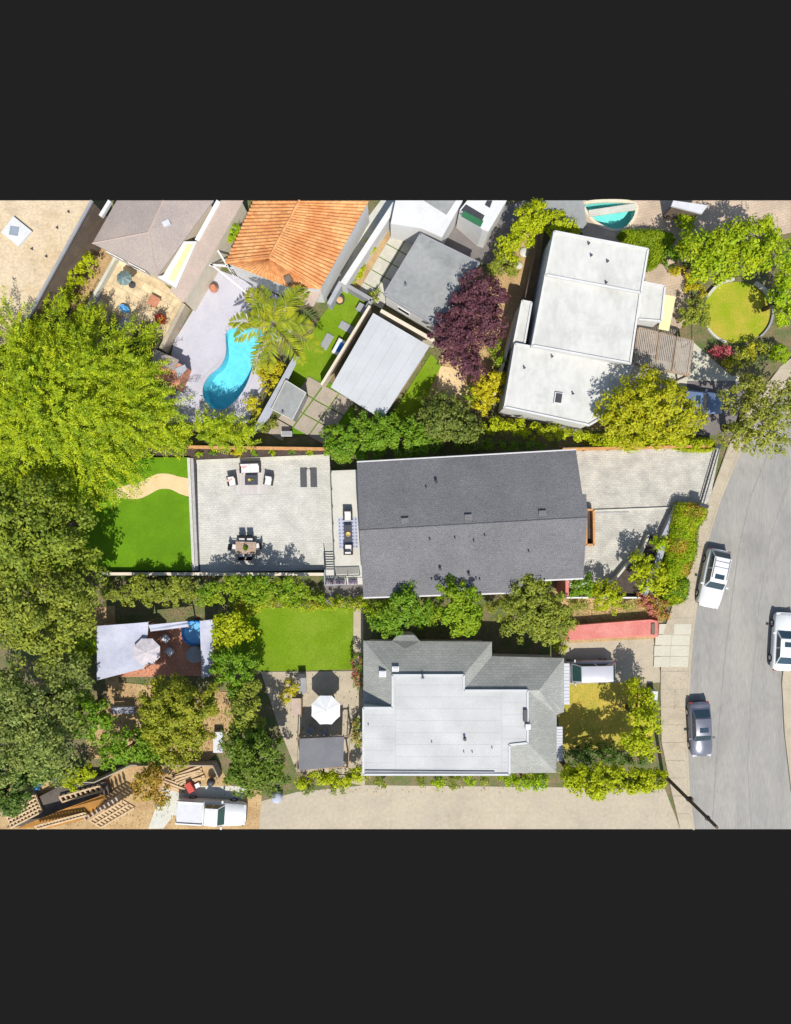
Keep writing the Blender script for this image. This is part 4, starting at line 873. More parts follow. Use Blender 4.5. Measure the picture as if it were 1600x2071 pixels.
for t in (0.25, 0.6): window(r, tuple(P(985, 1310, za)[:2]), tuple(P(745, 1308, za)[:2]), t, 1.4, 1.0, 2.2)
for t in (0.3, 0.7): window(r, tuple(P(1115, 1553, za)[:2]), tuple(P(1115, 1442, za)[:2]), t, 1.4, 1.0, 2.2)
for t_ in (0.15, 0.4, 0.65, 0.88): window(r, tuple(P(745, 1556, za)[:2]), tuple(P(1115, 1553, za)[:2]), t_, 1.5, 1.0, 2.2)
for t_ in (0.3, 0.7): window(r, tuple(P(745, 1308, za)[:2]), tuple(P(745, 1556, za)[:2]), t_, 1.4, 1.0, 2.2)
# pergola roof beside it, red retaining wall
r = thing('shade_shelter', 'small garden shelter with plain grey roof and wooden rafters', 'shelter', P(655, 1522))
MB().slab([P(606, 1494, 2.7), P(696, 1490, 2.7), P(694, 1550, 2.6), P(604, 1558, 2.6)], 0.06).build('roof', M['sheltroof'], r)
for i in range(9):
    f = i / 8; u = Vector((603, 1488)).lerp(Vector((708, 1484)), f); v = Vector((600, 1562)).lerp(Vector((704, 1556)), f); MB().bar(P(*u, 2.5), P(*v, 2.5), 0.06, 2.42, 2.54).build('rafter', M['wood'], r)
for p_ in ((604, 1492), (706, 1488), (602, 1558), (702, 1552)): c = P(*p_, 2.4); MB().obox(c.x, c.y, 0, 0.12, 0.12, 2.42).build('post', M['wood'], r)
for f in (0, 1): u = Vector((601, 1494)).lerp(Vector((600, 1556)), f); v = Vector((709, 1489)).lerp(Vector((706, 1551)), f); MB().bar(P(*u, 2.4), P(*v, 2.4), 0.08, 2.3, 2.42).build('beam', M['wood'], r)
r = thing('red_wall', 'broad red painted retaining wall above the driveway', 'wall', P(1240, 1275))
MB().add([P(1140, 1290, 0), P(1150, 1298, 0), P(1332, 1290, 0), P(1332, 1252, 0), P(1316, 1250, 0), P(1145, 1264, 0), P(1145, 1288, 0.75), P(1152, 1292, 0.8), P(1328, 1281, 0.8), P(1330, 1256, 0.85), P(1316, 1253, 0.9), P(1148, 1266, 0.9)],
    [(6, 7, 8, 9, 10, 11), (0, 1, 7, 6), (1, 2, 8, 7), (2, 3, 9, 8), (3, 4, 10, 9), (4, 5, 11, 10), (5, 0, 6, 11), (5, 4, 3, 2, 1, 0)]).build('wall', M['brickred'], r)
MB().bar(P(1150, 1297, 0.3), P(1320, 1288, 0.3), 0.3, 0, 0.35).build('footing', M['tan_dirt'], r); c = P(1321, 1272, 0.9); MB().obox(c.x, c.y, 0.82, 0.3, 0.9, 0.12).build('cap', M['brownwall'], r)

# ---- unfinished timber building, bottom left
r = thing('timber_frame', 'unfinished timber floor frame with orange sheathing at lower left', 'construction', P(130, 1640))
zf = 1.5
MB().prism(PX([(60, 1622), (120, 1590), (215, 1582), (222, 1606), (110, 1665), (12, 1674)], 0.6), 0, 0.6).build('subfloor', M['subfloor'], r)
MB().slab([P(35, 1675, 1.2), P(120, 1640, 1.5), P(210, 1607, 1.6), P(214, 1614, 1.9), P(180, 1655, 1.9), P(100, 1675, 1.5)], 0.08).build('sheathing', M['sheath'], r)
def lattice(o, du, dv, nu, nv, z, w=0.13):
    o, du, dv = Vector(o), Vector(du), Vector(dv)
    for i in range(nu): MB().bar(P(*(o + du * (i / (nu - 1))), z), P(*(o + du * (i / (nu - 1)) + dv), z), w, z - 0.2, z).build('joist', M['lumber'], r)
    for j in range(nv): MB().bar(P(*(o + dv * (j / (nv - 1))), z), P(*(o + dv * (j / (nv - 1)) + du), z), w, z, z + 0.08).build('beam', M['lumber'], r)
lattice((180, 1660), (68, -40), (24, 14), 11, 3, 1.5)
lattice((70, 1671), (100, -27), (6, 5), 16, 2, 2.0)
lattice((8, 1640), (62, -32), (14, 34), 10, 6, 0.95)
lattice((120, 1612), (80, -22), (6, 10), 9, 2, 0.85)
for i in range(9):
    u = P(172 + i * 8, 1656 - i * 5.0, 2.0); MB().obox(u.x, u.y, 1.2, 0.12, 0.3, 0.85, A(30)).build('stud', M['pinkroof'], r)
MB().prism(PX([(0, 1640), (62, 1606), (66, 1614), (4, 1650)], 0.9), 0, 0.9).build('plank_stack', M['graywood'], r)
t = thing('site_fence', 'thin pale board fence above the construction yard', 'fence', P(180, 1575))
for u, v in (((75, 1581), (190, 1583)), ((190, 1583), (265, 1548)), ((265, 1548), (430, 1549)), ((430, 1549), (442, 1575))): MB().bar(P(*u, 1.2), P(*v, 1.2), 0.08, 0, 1.2).build('panel', M['graywood'], t)
# grey garden walls in the turf yard
wall_run('grey_wall', 'dark grey wall along the corner of the turf yard', [(690, 570), (752, 606), (742, 622)], 0.3, 0, 1.4, 'graywall')
wall_run('grey_wall', 'short grey wall between tile house porch and turf yard', [(690, 570), (665, 615)], 0.35, 0, 1.5, 'bluegray')
t = thing('slanted_screen', 'long tapering grey screen wall beside the small grey shed', 'wall', P(550, 810))
MB().add([P(606, 722, 0), P(596, 718, 0), P(502, 890, 0), P(606, 722, 2.0), P(594, 720, 2.0), P(499, 890, 2.0), P(545, 845, 2.0), P(545, 845, 0)], [(3, 4, 5, 6), (0, 7, 2, 1), (1, 2, 5, 4), (2, 7, 6, 5), (7, 0, 3, 6), (0, 1, 4, 3)]).build('wall', M['bluegray'], t)
r, poly = flat_house('garden_shed', 'small square grey roofed garden shed by the turf lawn', 'shed', [(578, 768), (620, 794), (592, 850), (548, 828)], 2.3, 'graywall', 'grayroof', over=0.12, par=0.04, parw=0.06, parm='pale')
vent_pipe(r, P(572, 832, 2.3), 0.15, 0.05)
# mesh shelters of the upper-left yard
r, poly = flat_house('alley_shed', 'low brown shed roof in the alley beside tan building', 'shed', [(105, 602), (122, 610), (85, 668), (62, 655)], 2.2, 'brownwall', 'brownroof', over=0.1, par=0.0)
wall_run('yard_wall', 'pale wall between shrub alley and flagstone terrace', [(232, 522), (165, 640)], 0.25, 0, 0.7, 'pale')
wall_run('yard_wall', 'pale sunlit wall between flagstone terrace and pool deck', [(372, 614), (325, 705)], 0.3, 0, 1.5, 'walk')
# ================================================================== VEHICLES
def loft(stations, n_extra=0):
    """stations: (x, half width, sill z, shoulder z, top z); returns a closed body of rounded sections"""
    mb = MB(); k = 11
    for x, w, zs, zh, zt in stations:
        half = [(0.86 * w, zs), (w, zs + 0.12), (1.0 * w, (zs + zh) / 2), (0.985 * w, zh), (0.90 * w, zt - 0.035), (0.0, zt)]
        pts = half[:-1] + [half[-1]] + [(-a, b) for a, b in half[:-1]][::-1]
        mb.v += [(x, a, b) for a, b in pts]
    for s in range(len(stations) - 1):
        for i in range(k):
            j = (i + 1) % k; a, b = s * k + i, s * k + j
            mb.f.append((a, b, b + k, a + k))
    mb.f.append(tuple(range(k))); e = (len(stations) - 1) * k; mb.f.append(tuple(range(e + k - 1, e - 1, -1)))
    return mb
def car(label, px, py, head, L, W, kind, paint, z0=0.0, glassm='cglass', roofcol=None, name='parked_car', cat='car'):
    c = P(px, py, z0 + 0.7); d = Vector((head[0], -head[1])).normalized()
    root = thing(name, label, cat, (c.x, c.y, z0), math.atan2(d.y, d.x), group='vehicles')
    w = W / 2; h = L / 2
    if kind == 'suv': belt, top, hood = 1.0, 1.68, 1.02; cab = (0.34 * h, 0.10 * h, -0.74 * h, -0.96 * h)
    elif kind == 'van': belt, top, hood = 1.05, 1.78, 1.05; cab = (0.66 * h, 0.36 * h, -0.80 * h, -0.97 * h)
    elif kind == 'pickup': belt, top, hood = 1.05, 1.75, 1.05; cab = (0.42 * h, 0.24 * h, -0.12 * h, -0.2 * h)
    else: belt, top, hood = 0.90, 1.45, 0.90; cab = (0.40 * h, 0.14 * h, -0.46 * h, -0.80 * h)
    st = [(h, w * 0.62, 0.34, 0.55, hood - 0.32), (h - 0.06, w * 0.78, 0.27, 0.58, hood - 0.22), (h - 0.3, w * 0.93, 0.24, 0.66, hood - 0.10), (h * 0.62, w * 0.985, 0.24, 0.76, hood - 0.02), (cab[0], w, 0.24, belt - 0.14, hood + 0.02),
          (0, w, 0.24, belt - 0.12, belt + 0.02), (-h * 0.6, w, 0.24, belt - 0.12, belt + 0.03), (-h + 0.25, w * 0.97, 0.26, belt - 0.14, belt), (-h + 0.05, w * 0.86, 0.30, belt - 0.2, belt - 0.06), (-h, w * 0.72, 0.36, belt - 0.28, belt - 0.16)]
    body = loft(st).build('body', M[paint], root, world=False, smooth=True)
    a, b, c2, d2 = cab; bw, tw = w * 0.90, w * 0.70
    B_ = [(a, bw * 0.92, belt), (b, tw, top - 0.07), (c2, tw * 0.96, top - 0.07), (d2, bw * 0.9, belt)]
    def quad(nm, pts, m, par=root, th=0.02):
        p = [Vector(x) for x in pts]; n = (p[1] - p[0]).cross(p[2] - p[0]).normalized() * th
        q = [x + n for x in p]; k = len(p); MB().add(p + q, [tuple(range(k - 1, -1, -1)), tuple(range(k, 2 * k))] + [(i, (i + 1) % k, k + (i + 1) % k, k + i) for i in range(k)]).build(nm, M[m], par, world=False)
    cabin = MB().add([(x, s * y, z) for x, y, z in B_ for s in (1, -1)], [(0, 1, 3, 2), (2, 3, 5, 4), (4, 5, 7, 6), (0, 2, 4, 6), (1, 7, 5, 3), (0, 6, 7, 1)]).build('cabin', M[paint], root, world=False)
    def lp(i, s, j, t, side):   # point on the cabin shell between base i and top j
        p, q = Vector((B_[i][0], side * B_[i][1], B_[i][2])), Vector((B_[j][0], side * B_[j][1], B_[j][2])); return p.lerp(q, t)
    def glassq(nm, p1, p2, p3, p4):
        p = [p1, p2, p3, p4]; cc = sum(p, Vector()) / 4; n = (p[1] - p[0]).cross(p[2] - p[0]).normalized(); n = n if n.dot(cc - Vector((0, 0, 0.8))) > 0 else -n
        p = [cc + (x - cc) * 0.93 + n * 0.015 for x in p]; q = [x - n * 0.03 for x in p]
        MB().add(p + q, [(0, 1, 2, 3), (7, 6, 5, 4), (0, 4, 5, 1), (1, 5, 6, 2), (2, 6, 7, 3), (3, 7, 4, 0)]).build(nm, M[glassm], root, world=False)
    glassq('windscreen', lp(0, 0, 1, 0.04, 1), lp(0, 0, 1, 0.04, -1), lp(0, 0, 1, 0.96, -1), lp(0, 0, 1, 0.96, 1))
    glassq('rear_window', lp(3, 0, 2, 0.15, -1), lp(3, 0, 2, 0.15, 1), lp(3, 0, 2, 0.93, 1), lp(3, 0, 2, 0.93, -1))
    for s in (1, -1):
        b0, b1 = Vector((B_[0][0], s * B_[0][1], belt)), Vector((B_[3][0], s * B_[3][1], belt)); t0, t1 = Vector((B_[1][0], s * B_[1][1], top - 0.07)), Vector((B_[2][0], s * B_[2][1], top - 0.07))
        for f0, f1 in ((0.06, 0.50), (0.53, 0.95)): glassq('side_window', b0.lerp(b1, f0).lerp(t0.lerp(t1, f0), 0.1), b0.lerp(b1, f1).lerp(t0.lerp(t1, f1), 0.1), b0.lerp(b1, f1).lerp(t0.lerp(t1, f1), 0.9), b0.lerp(b1, f0).lerp(t0.lerp(t1, f0), 0.9))
    rf = MB(); n = 5
    for i in range(n):
        pass
    xs = np.linspace(c2, b, 6); vs = []; fs = []
    for x in xs:
        u = (x - c2) / (b - c2); crown = 0.07 - 0.05 * (2 * u - 1) ** 2
        for yy in (-1, -0.75, 0, 0.75, 1): vs.append((x, yy * tw * 1.02, top - 0.09 + crown * (1 - abs(yy) ** 4) + 0.03))
    for i in range(5):
        for j in range(4): fs.append((i * 5 + j, i * 5 + j + 1, (i + 1) * 5 + j + 1, (i + 1) * 5 + j))
    rp = MB().add(vs, fs).build('roof', M[roofcol or paint], root, world=False, smooth=True)
    if kind in ('suv', 'sedan'): MB().obox(b - 0.45, 0, top - 0.01, 0.38, tw * 1.1, 0.035).build('sunroof', M['cglass'], rp, world=False)
    if kind == 'suv':
        for s in (1, -1): MB().obox((b + c2) / 2 - 0.1, s * tw * 0.88, top - 0.02, (b - c2) * 0.8, 0.04, 0.07).build('roof_rail', M['steel'], rp, world=False)
        for x in (c2 + 0.35, c2 + 0.8): MB().obox(x, 0, top, 0.05, tw * 1.7, 0.04).build('crossbar', M['steel'], rp, world=False)
    if kind == 'pickup':
        MB().obox(-h * 0.6, 0, belt + 0.035, h * 0.72, W * 0.82, 0.02).build('bed_floor', M['corrug'], root, world=False)
        for s in (1, -1): MB().obox(-h * 0.6, s * w * 0.9, belt, h * 0.76, 0.1, 0.16).build('bed_rail', M[paint], root, world=False)
    for x in (h * 0.60, -h * 0.60):
        for s in (1, -1):
            wh = MB().tube((x, s * (w - 0.20), 0.33), (x, s * (w + 0.005), 0.33), 0.33, n=16).build('wheel', M['black'], root, world=False)
            MB().tube((x, s * (w - 0.02), 0.33), (x, s * (w + 0.02), 0.33), 0.19, n=10).build('rim', M['steel'], wh, world=False)
    for s in (1, -1):
        MB().obox(h - 0.14, s * w * 0.66, hood - 0.34, 0.2, 0.34, 0.14, s * -0.35).build('headlight', M['lampglass'], root, world=False)
        MB().obox(-h + 0.05, s * w * 0.74, belt - 0.3, 0.12, 0.22, 0.18).build('tail_light', M['tail'], root, world=False)
        MB().obox(a - 0.25, s * (w + 0.08), belt - 0.03, 0.13, 0.2, 0.14).build('mirror', M[paint], root, world=False)
    MB().obox(h - 0.01, 0, 0.36, 0.05, W * 0.5, 0.12).build('grille', M['black'], root, world=False)
    return root
car('white suv with roof rails parked beside the clipped hedge', 1444, 1170, (-0.21, 0.98), 4.75, 1.9, 'suv', 'carwhite')
car('silver blue car with dark roof window parked by the sidewalk', 1417, 1475, (0.05, 1.0), 4.45, 1.78, 'sedan', 'carsilver')
car('white car cut off by the far side of the road', 1587, 1298, (0.06, -1.0), 4.7, 1.85, 'sedan', 'carwhite')
car('silver minivan parked nose in beside the grey house', 1190, 1358, (-1.0, 0.02), 4.3, 1.75, 'van', 'vansilver', glassm='tglass', z0=0.03)
car('blue car half hidden under the big yellow green tree', 1408, 812, (1.0, 0.1), 4.4, 1.75, 'sedan', 'carblue', z0=0.08)
car('white pickup truck in the construction yard at the bottom edge', 428, 1643, (1.0, 0.06), 5.6, 1.95, 'pickup', 'carwhite', glassm='tglass', z0=0.02, name='pickup_truck', cat='truck')

# utility pole by the lane
base = P(1340, 1565); t = thing('utility_pole', 'tall brown utility pole at the corner of lane and road', 'utility pole', base)
tp = base + Vector((0, 0, 10.2)); MB().tube(base, tp, 0.15, 0.11, 10).build('shaft', M['pole'], t)
for z in (5.2, 8.6): MB().lathe(base.x, base.y, [(0.17, z), (0.19, z + 0.03), (0.19, z + 0.14), (0.16, z + 0.17)], 10).build('band', M['darkgray'], t)
MB().obox(base.x + 0.16, base.y + 0.1, 5.2, 0.16, 0.16, 0.5).build('meter_box', M['pole'], t)
c = P(1321, 1408, 0.6); t = thing('utility_cabinet', 'pale grey utility cabinet between street tree and sidewalk', 'cabinet', (c.x, c.y, 0.02)); MB().obox(c.x, c.y, 0.02, 0.45, 0.9, 0.85, A(-4)).build('body', M['bluegray'], t); MB().obox(c.x, c.y, 0.87, 0.5, 0.95, 0.06, A(-4)).build('lid', M['corrug'], t)

# ================================================================== GARDEN FURNITURE
def seat_unit(name, label, cat, px, py, z, rz, width, n=1, frame='wicker', cush='cushion', pillow=None, group=None, back=0.62):
    """lounge chair or sofa; the back is on local +y"""
    c = P(px, py, z + 0.4); t = thing(name, label, cat, (c.x, c.y, z), rz, group); w = width / 2; D = 0.72
    MB().obox(0, 0, 0.14, width, D, 0.16).build('base', M[frame], t, world=False)
    MB().obox(0, D / 2 + 0.02, 0.14, width + 0.12, 0.09, back).build('backrest', M[frame], t, world=False)
    for s in (1, -1):
        MB().obox(s * (w + 0.02), 0, 0.14, 0.09, D, 0.44).build('arm', M[frame], t, world=False)
        for u in (1, -1): MB().obox(s * (w - 0.04), u * D * 0.42, 0, 0.06, 0.06, 0.14).build('leg', M[frame], t, world=False)
    for i in range(n):
        cw = (width - 0.1) / n; x = -width / 2 + 0.05 + cw * (i + 0.5)
        MB().obox(x, -0.05, 0.30, cw - 0.02, D - 0.12, 0.15).build('seat_cushion', M[cush], t, world=False)
        MB().obox(x, D / 2 - 0.10, 0.44, cw - 0.03, 0.14, 0.36).build('back_cushion', M[cush], t, world=False)
    if pillow: MB().obox(-w * 0.55, 0.12, 0.46, 0.34, 0.16, 0.28, 0.5).build('pillow', M[pillow], t, world=False)
    return t
g1 = 'lounge furniture on the patio rug'
seat_unit('outdoor_sofa', 'black wicker sofa with white cushions and pink pillow', 'sofa', 506, 947, zp, 0.03, 1.55, 2, pillow='pink', group=g1)
seat_unit('outdoor_armchair', 'black armchair with white cushion and pink pillow left of slate table', 'armchair', 469.5, 973, zp, A(8), 0.62, 1, pillow='pink', group=g1)
seat_unit('outdoor_armchair', 'black armchair with white cushion on the lounge set side facing exercise mats', 'armchair', 543, 972, zp, A(-10), 0.62, 1, group=g1)
seat_unit('deck_armchair', 'dark armchair with white cushion at the top end of deck rug', 'armchair', 703.5, 1043, zd, 0.0, 0.60, 1)
seat_unit('deck_armchair', 'dark armchair with white cushion at the lower end of deck rug', 'armchair', 704.5, 1111, zd, math.pi, 0.60, 1)
def rugt(label, px, py, z, sx, sy, rz, m):
    c = P(px, py, z); t = thing('outdoor_rug', label, 'rug', (c.x, c.y, z + 0.002), rz)
    MB().obox(0, 0, 0, sx, sy, 0.012).build('field', M[m], t, world=False)
    return t
t = rugt('pale striped rug under the patio lounge set', 508, 975, zp, 2.5, 2.05, A(2), 'rug')
for s in (1, -1): MB().obox(0, s * 1.03, 0.002, 2.5, 0.05, 0.014).build('border', M['step'], t, world=False)
t = rugt('blue and white patterned rug on the raised deck', 704, 1078, zd, 1.55, 2.45, A(2), 'canvas')
dm = MB()
for i in range(6):
    for j in range(9):
        x, y = -0.65 + i * 0.26, -1.08 + j * 0.27; r_ = 0.085; dm.prism([(x + r_, y), (x, y + r_), (x - r_, y), (x, y - r_)], 0.008, 0.016)
dm.build('diamonds', mat('rug_blue', (0.16, 0.20, 0.33), rough=0.95), t, world=False, kind='stuff')
def low_table(label, px, py, z, sx, sy, rz, deco=True):
    c = P(px, py, z + 0.4); t = thing('coffee_table', label, 'table', (c.x, c.y, z), rz)
    MB().obox(0, 0, 0.36, sx, sy, 0.06).build('tabletop', M['slate'], t, world=False); MB().obox(0, 0, 0.12, sx * 0.9, sy * 0.9, 0.04).build('shelf', M['wicker'], t, world=False)
    for a_ in (1, -1):
        for b_ in (1, -1): MB().obox(a_ * sx * 0.44, b_ * sy * 0.42, 0, 0.07, 0.07, 0.36).build('leg', M['wicker'], t, world=False)
    return c
def bowl(name, label, c, r, m, h=0.12):
    t = thing(name, label, 'bowl', c); MB().lathe(0, 0, [(r * 0.5, 0), (r, h), (r * 0.93, h), (r * 0.45, 0.03)], 12).build('shell', M[m], t, world=False); return t
c = low_table('dark slate coffee table in the patio lounge set', 508, 971, zp, 1.02, 0.78, A(1))
bowl('brass_bowl', 'brass bowl on the patio coffee table', (c.x - 0.12, c.y, zp + 0.42), 0.13, 'brass'); bowl('olive_bowl', 'small olive bowl beside the brass bowl on patio table', (c.x + 0.14, c.y + 0.02, zp + 0.42), 0.10, 'lf_olive')
c = low_table('dark slate coffee table on the patterned deck rug', 704, 1079, zd, 0.66, 1.35, A(2))
bowl('brass_bowl', 'brass bowl on the deck coffee table', (c.x + 0.02, c.y - 0.05, zd + 0.42), 0.2, 'brass')
for px, lab in ((614, 'dark grey exercise mat nearer the lounge set'), (634.5, 'dark grey exercise mat nearer the deck')):
    c = P(px, 966, zp); t = thing('exercise_mat', lab, 'mat', (c.x, c.y, zp + 0.001), A(1.5)); MB().obox(0, 0, 0, 0.54, 1.55, 0.02).build('pad', M['mat_'], t, world=False); MB().obox(0, 0.79, 0.0, 0.54, 0.05, 0.035).build('rolled_end', M['mat_'], t, world=False)
c = P(624, 949, zp); t = thing('dumbbell', 'tiny dark dumbbell between the two exercise mats', 'dumbbell', (c.x, c.y, zp + 0.01)); MB().tube((-0.12, 0, 0.06), (0.12, 0, 0.06), 0.02).build('bar', M['steel'], t, world=False)
for s in (1, -1): MB().tube((s * 0.12, 0, 0.06), (s * 0.2, 0, 0.06), 0.06).build('weight', M['black'], t, world=False)
# dining set
c = P(497, 1108, zp + 0.75); t = thing('dining_table', 'wooden dining table in the patio shade', 'table', (c.x, c.y, zp), A(-2))
for i in range(7): MB().obox(0, -0.42 + i * 0.14, 0.70, 1.65, 0.132, 0.04).build('plank', M['tabletop'], t, world=False)
for a_ in (1, -1):
    for b_ in (1, -1): MB().obox(a_ * 0.72, b_ * 0.38, 0, 0.08, 0.08, 0.70).build('leg', M['tabletop'], t, world=False)
v = bowl('table_planter', 'dark planter bowl with greenery on the dining table', (c.x, c.y, zp + 0.74), 0.2, 'darkgray', 0.14)
rng = np.random.default_rng(4); n = 160; Cc = rng.normal(0, 0.09, (n, 3)) + np.array([0, 0, 0.2]); leaf_mesh('foliage', Cc, unit(rng, n) + np.array([0, 0, 0.6]), unit(rng, n), rng.uniform(0.08, 0.16, n), 0.06, M['lf_green'], v, world=False)
def dchair(label, px, py, rz):
    c = P(px, py, zp + 0.5); t = thing('dining_chair', label, 'chair', (c.x, c.y, zp), rz, 'chairs around the patio dining table')
    MB().obox(0, 0, 0.40, 0.50, 0.48, 0.05).build('seat', M['wicker'], t, world=False); MB().obox(0, -0.03, 0.45, 0.46, 0.40, 0.07).build('seat_cushion', M['cushion'], t, world=False)
    MB().slab([(-0.25, 0.24, 0.45), (0.25, 0.24, 0.45), (0.25, 0.38, 0.92), (-0.25, 0.38, 0.92)], 0.0).add([(-0.25, 0.28, 0.45), (0.25, 0.28, 0.45), (0.25, 0.44, 0.92), (-0.25, 0.44, 0.92)], [(0, 1, 2, 3)]).build('backrest', M['wicker'], t, world=False)
    for s in (1, -1):
        MB().obox(s * 0.26, 0, 0.62, 0.05, 0.48, 0.04).build('armrest', M['wicker'], t, world=False)
        for u in (1, -1): MB().obox(s * 0.22, u * 0.2, 0, 0.045, 0.045, 0.41).build('leg', M['wicker'], t, world=False)
dchair('sunlit dining chair on the patio side, nearer the garden steps', 489.5, 1093, 0.0); dchair('sunlit dining chair on the patio side, nearer the deck', 505.5, 1093, 0.0)
dchair('shaded dining chair by the wall, nearer the garden steps', 489, 1122, math.pi); dchair('shaded dining chair by the wall, nearer the deck', 504.5, 1122, math.pi)
dchair('dining chair at the table end facing the lawn', 474, 1107, A(80)); dchair('dining chair at the table end facing the deck', 520, 1105, A(-80))

# umbrellas
def umbrella(label, px, py, r, m, hz, nseg=8, z0=0.1, scallop=0.0, name='patio_umbrella'):
    c = P(px, py, hz); t = thing(name, label, 'umbrella', (c.x, c.y, z0)); ph = A(22.5); H0 = hz - z0
    mbx = MB(); vs = [(0, 0, H0 + 0.28)]
    for ring, zz in ((0.5, 0.16), (1.0, 0.0)):
        for i in range(nseg * 2):
            a_ = math.pi * i / nseg + ph; k = 1.0 if i % 2 == 0 else (math.cos(math.pi / nseg) * (0.985 if ring == 1 else 1)); vs.append((ring * r * k * math.cos(a_), ring * r * k * math.sin(a_), H0 + zz - (0.03 if i % 2 else 0)))
    n = nseg * 2; fs = [(0, 1 + i, 1 + (i + 1) % n) for i in range(n)] + [(1 + i, 1 + n + i, 1 + n + (i + 1) % n, 1 + (i + 1) % n) for i in range(n)]
    mbx.add(vs, fs).build('canopy', M[m], t, world=False)
    MB().lathe(0, 0, [(0.03, 0), (0.03, H0 + 0.34)], 8).build('pole', M['steel'], t, world=False); MB().lathe(0, 0, [(0.28, 0), (0.28, 0.06), (0.06, 0.1)], 14).build('base', M['darkgray'], t, world=False)
    for i in range(nseg):
        a_ = 2 * math.pi * i / nseg + ph; MB().tube((0, 0, H0 + 0.2), (r * 0.97 * math.cos(a_), r * 0.97 * math.sin(a_), H0 - 0.03), 0.012, n=4).build('rib', M['steel'], t, world=False)
    return t
umbrella('white octagonal umbrella on the beige terrace', 659, 1436, 1.22, 'umbrella', 2.35)
umbrella('pinkish grey umbrella beside the pale shade sail', 297, 1318, 1.12, 'umbrella2', 2.5)
umbrella('small round teal and white umbrella table on the flagstone terrace', 251, 562, 0.62, 'teal', 1.9, 8)
# table and chairs under the white umbrella
c = P(660, 1428); t = thing('round_table', 'round table under the white umbrella', 'table', (c.x + 0.25, c.y + 0.1, 0.06)); MB().lathe(0, 0, [(0.25, 0), (0.05, 0.06), (0.05, 0.68), (0.55, 0.69), (0.55, 0.73)], 18).build('body', M['steel'], t, world=False)
for i, (px, py, rz, lab) in enumerate(((628, 1477, 2.6, 'dark garden chair below the white umbrella, nearer the trees'), (656, 1484, 3.2, 'dark garden chair below the white umbrella, nearer the shelter roof'))):
    c = P(px, py, 0.5); t = thing('garden_chair', lab, 'chair', (c.x, c.y, 0.06), rz, 'garden chairs by the white umbrella')
    MB().obox(0, 0, 0.38, 0.55, 0.5, 0.06).build('seat', M['bluegray'], t, world=False); MB().obox(0, 0.26, 0.38, 0.55, 0.06, 0.5).build('backrest', M['bluegray'], t, world=False)
    for s in (1, -1):
        for u in (1, -1): MB().obox(s * 0.24, u * 0.2, 0, 0.05, 0.05, 0.38).build('leg', M['darkgray'], t, world=False)
c = P(612, 1386, 0.3); t = thing('sun_lounger', 'dark grey sun lounger at the lawn edge of the terrace', 'lounger', (c.x, c.y, 0.06), 0.02)
MB().obox(0, 0, 0.25, 0.62, 1.3, 0.10).build('seat', M['graywall'], t, world=False); MB().slab([(-0.31, 0.62, 0.35), (0.31, 0.62, 0.35), (0.31, 1.05, 0.75), (-0.31, 1.05, 0.75)], 0.08).build('backrest', M['darkgray'], t, world=False)
for s in (1, -1):
    for u in (1, -1): MB().obox(s * 0.26, u * 0.55, 0, 0.05, 0.05, 0.25).build('leg', M['darkgray'], t, world=False)
c = P(600, 1428, 0.5); t = thing('potting_bench', 'small pink wooden potting bench on the beige terrace', 'bench', (c.x, c.y, 0.06)); MB().obox(0, 0, 0.6, 0.75, 1.35, 0.06).build('top', M['pinkroof'], t, world=False); MB().obox(0.42, 0, 0.0, 0.06, 1.5, 1.0).build('back_panel', M['wood'], t, world=False)
for s in (1, -1):
    for u in (1, -1): MB().obox(s * 0.32, u * 0.6, 0, 0.06, 0.06, 0.6).build('leg', M['wood'], t, world=False)
# shade sails of the bottom-left terrace
def sail(label, pts, m, sag=0.35, n=8):
    P4 = [P(*p) for p in pts]; base = Vector((P4[0].x, P4[0].y, 0.05)); t = thing('shade_sail', label, 'shade sail', base); mbx = MB(); rr_ = random.Random(len(label))
    vs = []
    for i in range(n + 1):
        for j in range(n + 1):
            u, v = i / n, j / n; p = P4[0].lerp(P4[1], u).lerp(P4[3].lerp(P4[2], u), v); z = p.z - sag * 16 * u * (1 - u) * v * (1 - v) * 0.5 + 0.09 * math.sin(9 * v + 3 * u) * (0.3 + u) ; vs.append((p.x, p.y, z))
    fs = [(i * (n + 1) + j, (i + 1) * (n + 1) + j, (i + 1) * (n + 1) + j + 1, i * (n + 1) + j + 1) for i in range(n) for j in range(n)]
    mbx.add(vs, fs).build('cloth', M[m], t, smooth=True)
    for p in P4: MB().tube((p.x, p.y, 0.05), (p.x, p.y, p.z), 0.04).build('post', M['wood'], t)
sail('large pale shade sail over the terracotta terrace', [(196, 1266, 2.6), (300, 1258, 2.3), (292, 1352, 2.0), (196, 1376, 2.6)], 'canvas')
sail('narrow pale shade sail above the blue paddling pool', [(300, 1264, 2.2), (378, 1256, 2.3), (382, 1268, 2.2), (305, 1277, 2.1)], 'canvas', 0.1)
sail('wrinkled pale shade sail beside the round green trees', [(404, 1256, 2.4), (436, 1252, 2.5), (428, 1366, 2.2), (408, 1372, 2.1)], 'canvas', 0.2)
c = P(392, 1280, 0.4); t = thing('paddling_pool', 'round bright blue paddling pool on the terracotta terrace', 'pool', (c.x, c.y, 0.07)); MB().lathe(0, 0, [(0.98, 0), (1.04, 0.2), (1.0, 0.42), (0.9, 0.42), (0.88, 0.1)], 24).build('ring', M['blue'], t, world=False); MB().lathe(0, 0, [(0.9, 0.1), (0.9, 0.24)], 24).build('water', M['lightblue'], t, world=False)
